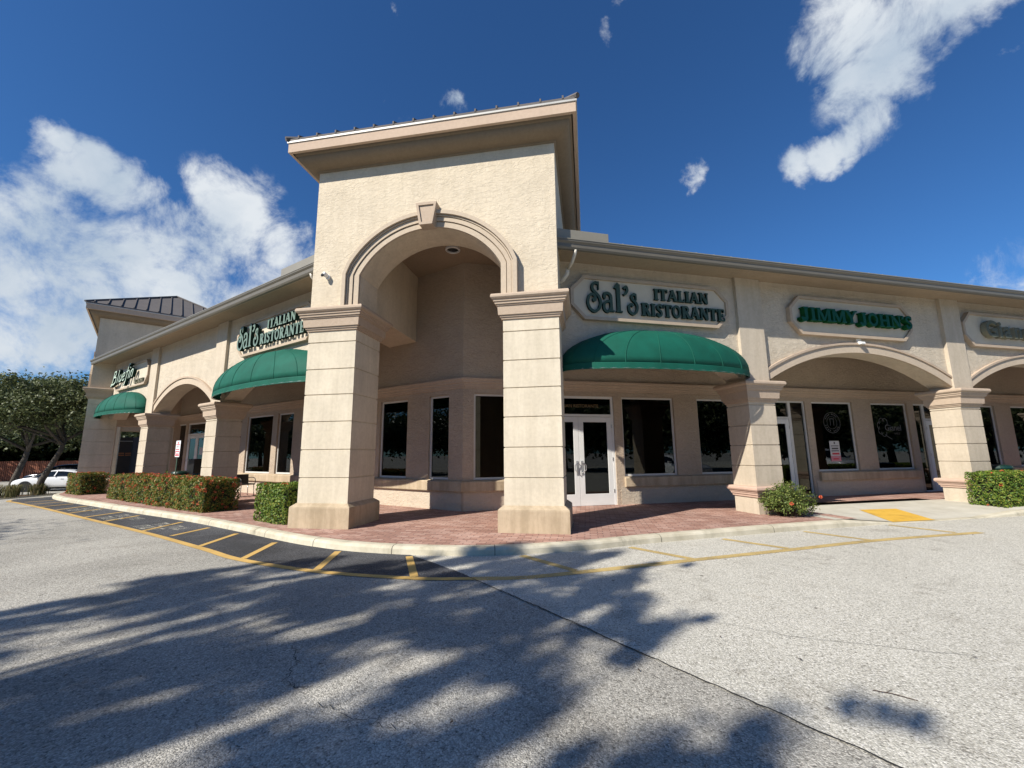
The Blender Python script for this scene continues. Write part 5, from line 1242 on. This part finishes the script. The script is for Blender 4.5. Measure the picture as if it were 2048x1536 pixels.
# dark trailer beyond the passage
t = empty('box_trailer', L(30,-4,-.4), 'dark brown box trailer with two orange lines of lettering, seen through the end tower', 'trailer')
m = MB(); m.box(L, 28.9, 33, -3.02, -1.8, -.25, 2.72); obj('body', m, 'trailer', t, bevel=.03)
m = MB(); m.box(L, 28.95, 33, -5.2, -3.03, -.25, 2.74); obj('front_panel', m, 'trailergrey', t, bevel=.02)
m = MB(); m.box(L, 28.85, 28.9, -3.0, -1.9, 2.46, 2.50); obj('trim_strip', m, 'steel', t)
for z in (1.70,1.58): 
    m = MB()
    for i in range(11):
        if i == 5: continue
        m.box(L, 28.89, 28.899, -2.98+i*.055, -2.98+i*.055+.042, z, z+.055)
    obj('lettering', m, 'orange', t)
m = MB()
for v in (-2.2,-3.8): m.lathe(L(29.6,v,-.4), [(.2,-.12),(.38,-.10),(.38,.1),(.2,.12)], 20, Mx=Matrix.Rotation(-AN,4,'Z')@Matrix.Rotation(pi/2,4,'X'))
obj('wheels', m, 'tyre', t)

# ------------------------------------------------------------------ street furniture
def parking_sign():
    u, v = 11.42, .36; t = empty('parking_sign', L(u,v,0), 'red and white tow-away parking sign on a green post behind the long hedge', 'sign')
    m = MB(); m.box(L, u-.025+.10, u+.025+.10, v-.03, v-.005, 0, 1.52)
    m.v = [tuple(Vector(p)+Vector((0,0,0))) for p in m.v]; obj('post', m, 'postgreen', t)
    u += .08
    def rrect(w, h, r, cz, n=5): 
        out = []
        for cx, cy, a in ((w/2-r,h/2-r,0),(-w/2+r,h/2-r,90),(-w/2+r,-h/2+r,180),(w/2-r,-h/2+r,270)):
            out += [(u+cx+r*cos(radians(a+90*i/n)), cz+cy+r*sin(radians(a+90*i/n))) for i in range(n+1)]
        return out
    m = MB(); m.prism(L, rrect(.38,.56,.04,1.76), v, v+.006); obj('plate', m, 'signwhite', t)
    m = MB(); m.box(L, u-.15, u+.15, v+.006, v+.009, 1.885, 1.915); m.box(L, u-.035, u+.035, v+.006, v+.009, 1.93, 2.0)
    ring = rrect(.33,.17,.03,1.60); ring2 = rrect(.27,.11,.02,1.60); m.band(L, ring+[ring[0]], ring2+[ring2[0]], v+.006, v+.009); m.box(L, u-.09, u+.09, v+.006, v+.009, 1.56, 1.60); obj('red_marks', m, 'red', t)
    textobj("NO", .085, L, u, 1.80, v+.007, True, 'ink', t, 'sign_lettering', 'CENTER'); textobj("PARKING", .07, L, u, 1.715, v+.007, True, 'red', t, 'sign_lettering', 'CENTER')
parking_sign()
def chair():
    o = L(11.15,-1.75,0); t = empty('patio_chair', o, 'dark patio chair with curved arms under the left window', 'chair')
    G = lambda x, y, z: L(11.15+x, -1.75+y, z)
    m = MB(); m.rings(G, -.24,.24,-.24,.22,[(.42,0),(.45,.01),(.465,0)]); obj('seat', m, 'black', t)
    m = MB(); m.add([G(x,y,z) for x,y,z in ((.22,-.22,.46),(.22,.22,.46),(.30,.24,.80),(.30,-.24,.80),(.20,-.22,.46),(.20,.22,.46),(.28,.24,.80),(.28,-.24,.80))], [(0,1,2,3),(4,7,6,5),(0,4,5,1),(1,5,6,2),(2,6,7,3),(3,7,4,0)]); obj('backrest', m, 'black', t)
    for y in (-.25,.25):
        m = MB(); m.tube([G(.27,y,.66),G(.1,y,.68),G(-.12,y,.68),G(-.24,y,.62),G(-.26,y,.52),G(-.22,y,.42)], .014, 8); obj('armrest', m, 'black', t, smooth=True)
    for x in (-.22,.22):
        for y in (-.22,.22): m = MB(); m.tube([G(x,y,.43),G(x*1.12,y*1.08,0)], .014, 8); obj('leg', m, 'steel', t, smooth=True)
chair()
def bin_(F, u, v, h, r, label):
    o = F(u,v,0); t = empty('litter_bin', o, label, 'bin', None)
    m = MB(); m.lathe(o, [(r*.82,0),(r*.86,.03),(r,h*.86),(r*1.03,h*.87)], 28); obj('body', m, 'bin', t, smooth=False)
    m = MB(); m.lathe(o, [(r*1.06,h*.86),(r*1.08,h*.89),(r*.95,h*.97),(r*.5,h)], 28); obj('lid', m, 'bin', t)
bin_(L, 16.6, -1.55, .86, .34, 'round dark green litter bin beside the far left double door')
bin_(L, 14.9, -1.7, .80, .30, 'dark green litter bin behind the no parking sign')
bin_(R, 18.2, -.9, .98, .36, 'dark green litter bin standing behind the right hedge')
m = MB(); m.box(L, 15.9, 16.5, -2.2, -1.75, 0, 1.38); tag(obj('menu_stand', m, 'black', origin=L(16.2,-1.95,0), bevel=.03), 'black upright cabinet against the far left storefront', 'cabinet')

# leaves, twigs and debris on the asphalt
P = []
for _ in range(150):
    x, y = random.uniform(-6,12), random.uniform(-6.5,2)
    if vR(x,y) < 1.7 and x > TC: continue
    if x < 0 and y > -1.6: continue
    P.append((x,y,ZA+.014))
MT['litter'] = leafm('fallen_leaves', [(0,(.04,.03,.022)),(.6,(.07,.045,.03)),(1,(.13,.08,.045))], 0)
o = leaf_mesh('fallen_leaves', P, np.tile([0,0,3.],(len(P),1)), .032, .45, 'litter', tilt=.25); tag(o, 'scattered dry leaves on the asphalt', 'leaf litter', kind='stuff')
m = MB(); m.tube([Vector((4.08,-4.77,ZA+.010)),Vector((4.18,-4.80,ZA+.012)),Vector((4.29,-4.86,ZA+.008))], .0025, 5); m.tube([Vector((4.15,-4.79,ZA+.011)),Vector((4.20,-4.76,ZA+.016))], .002, 5)
tag(obj('twig', m, 'litter'), 'thin brown twig lying on the pale asphalt at lower right', 'twig')
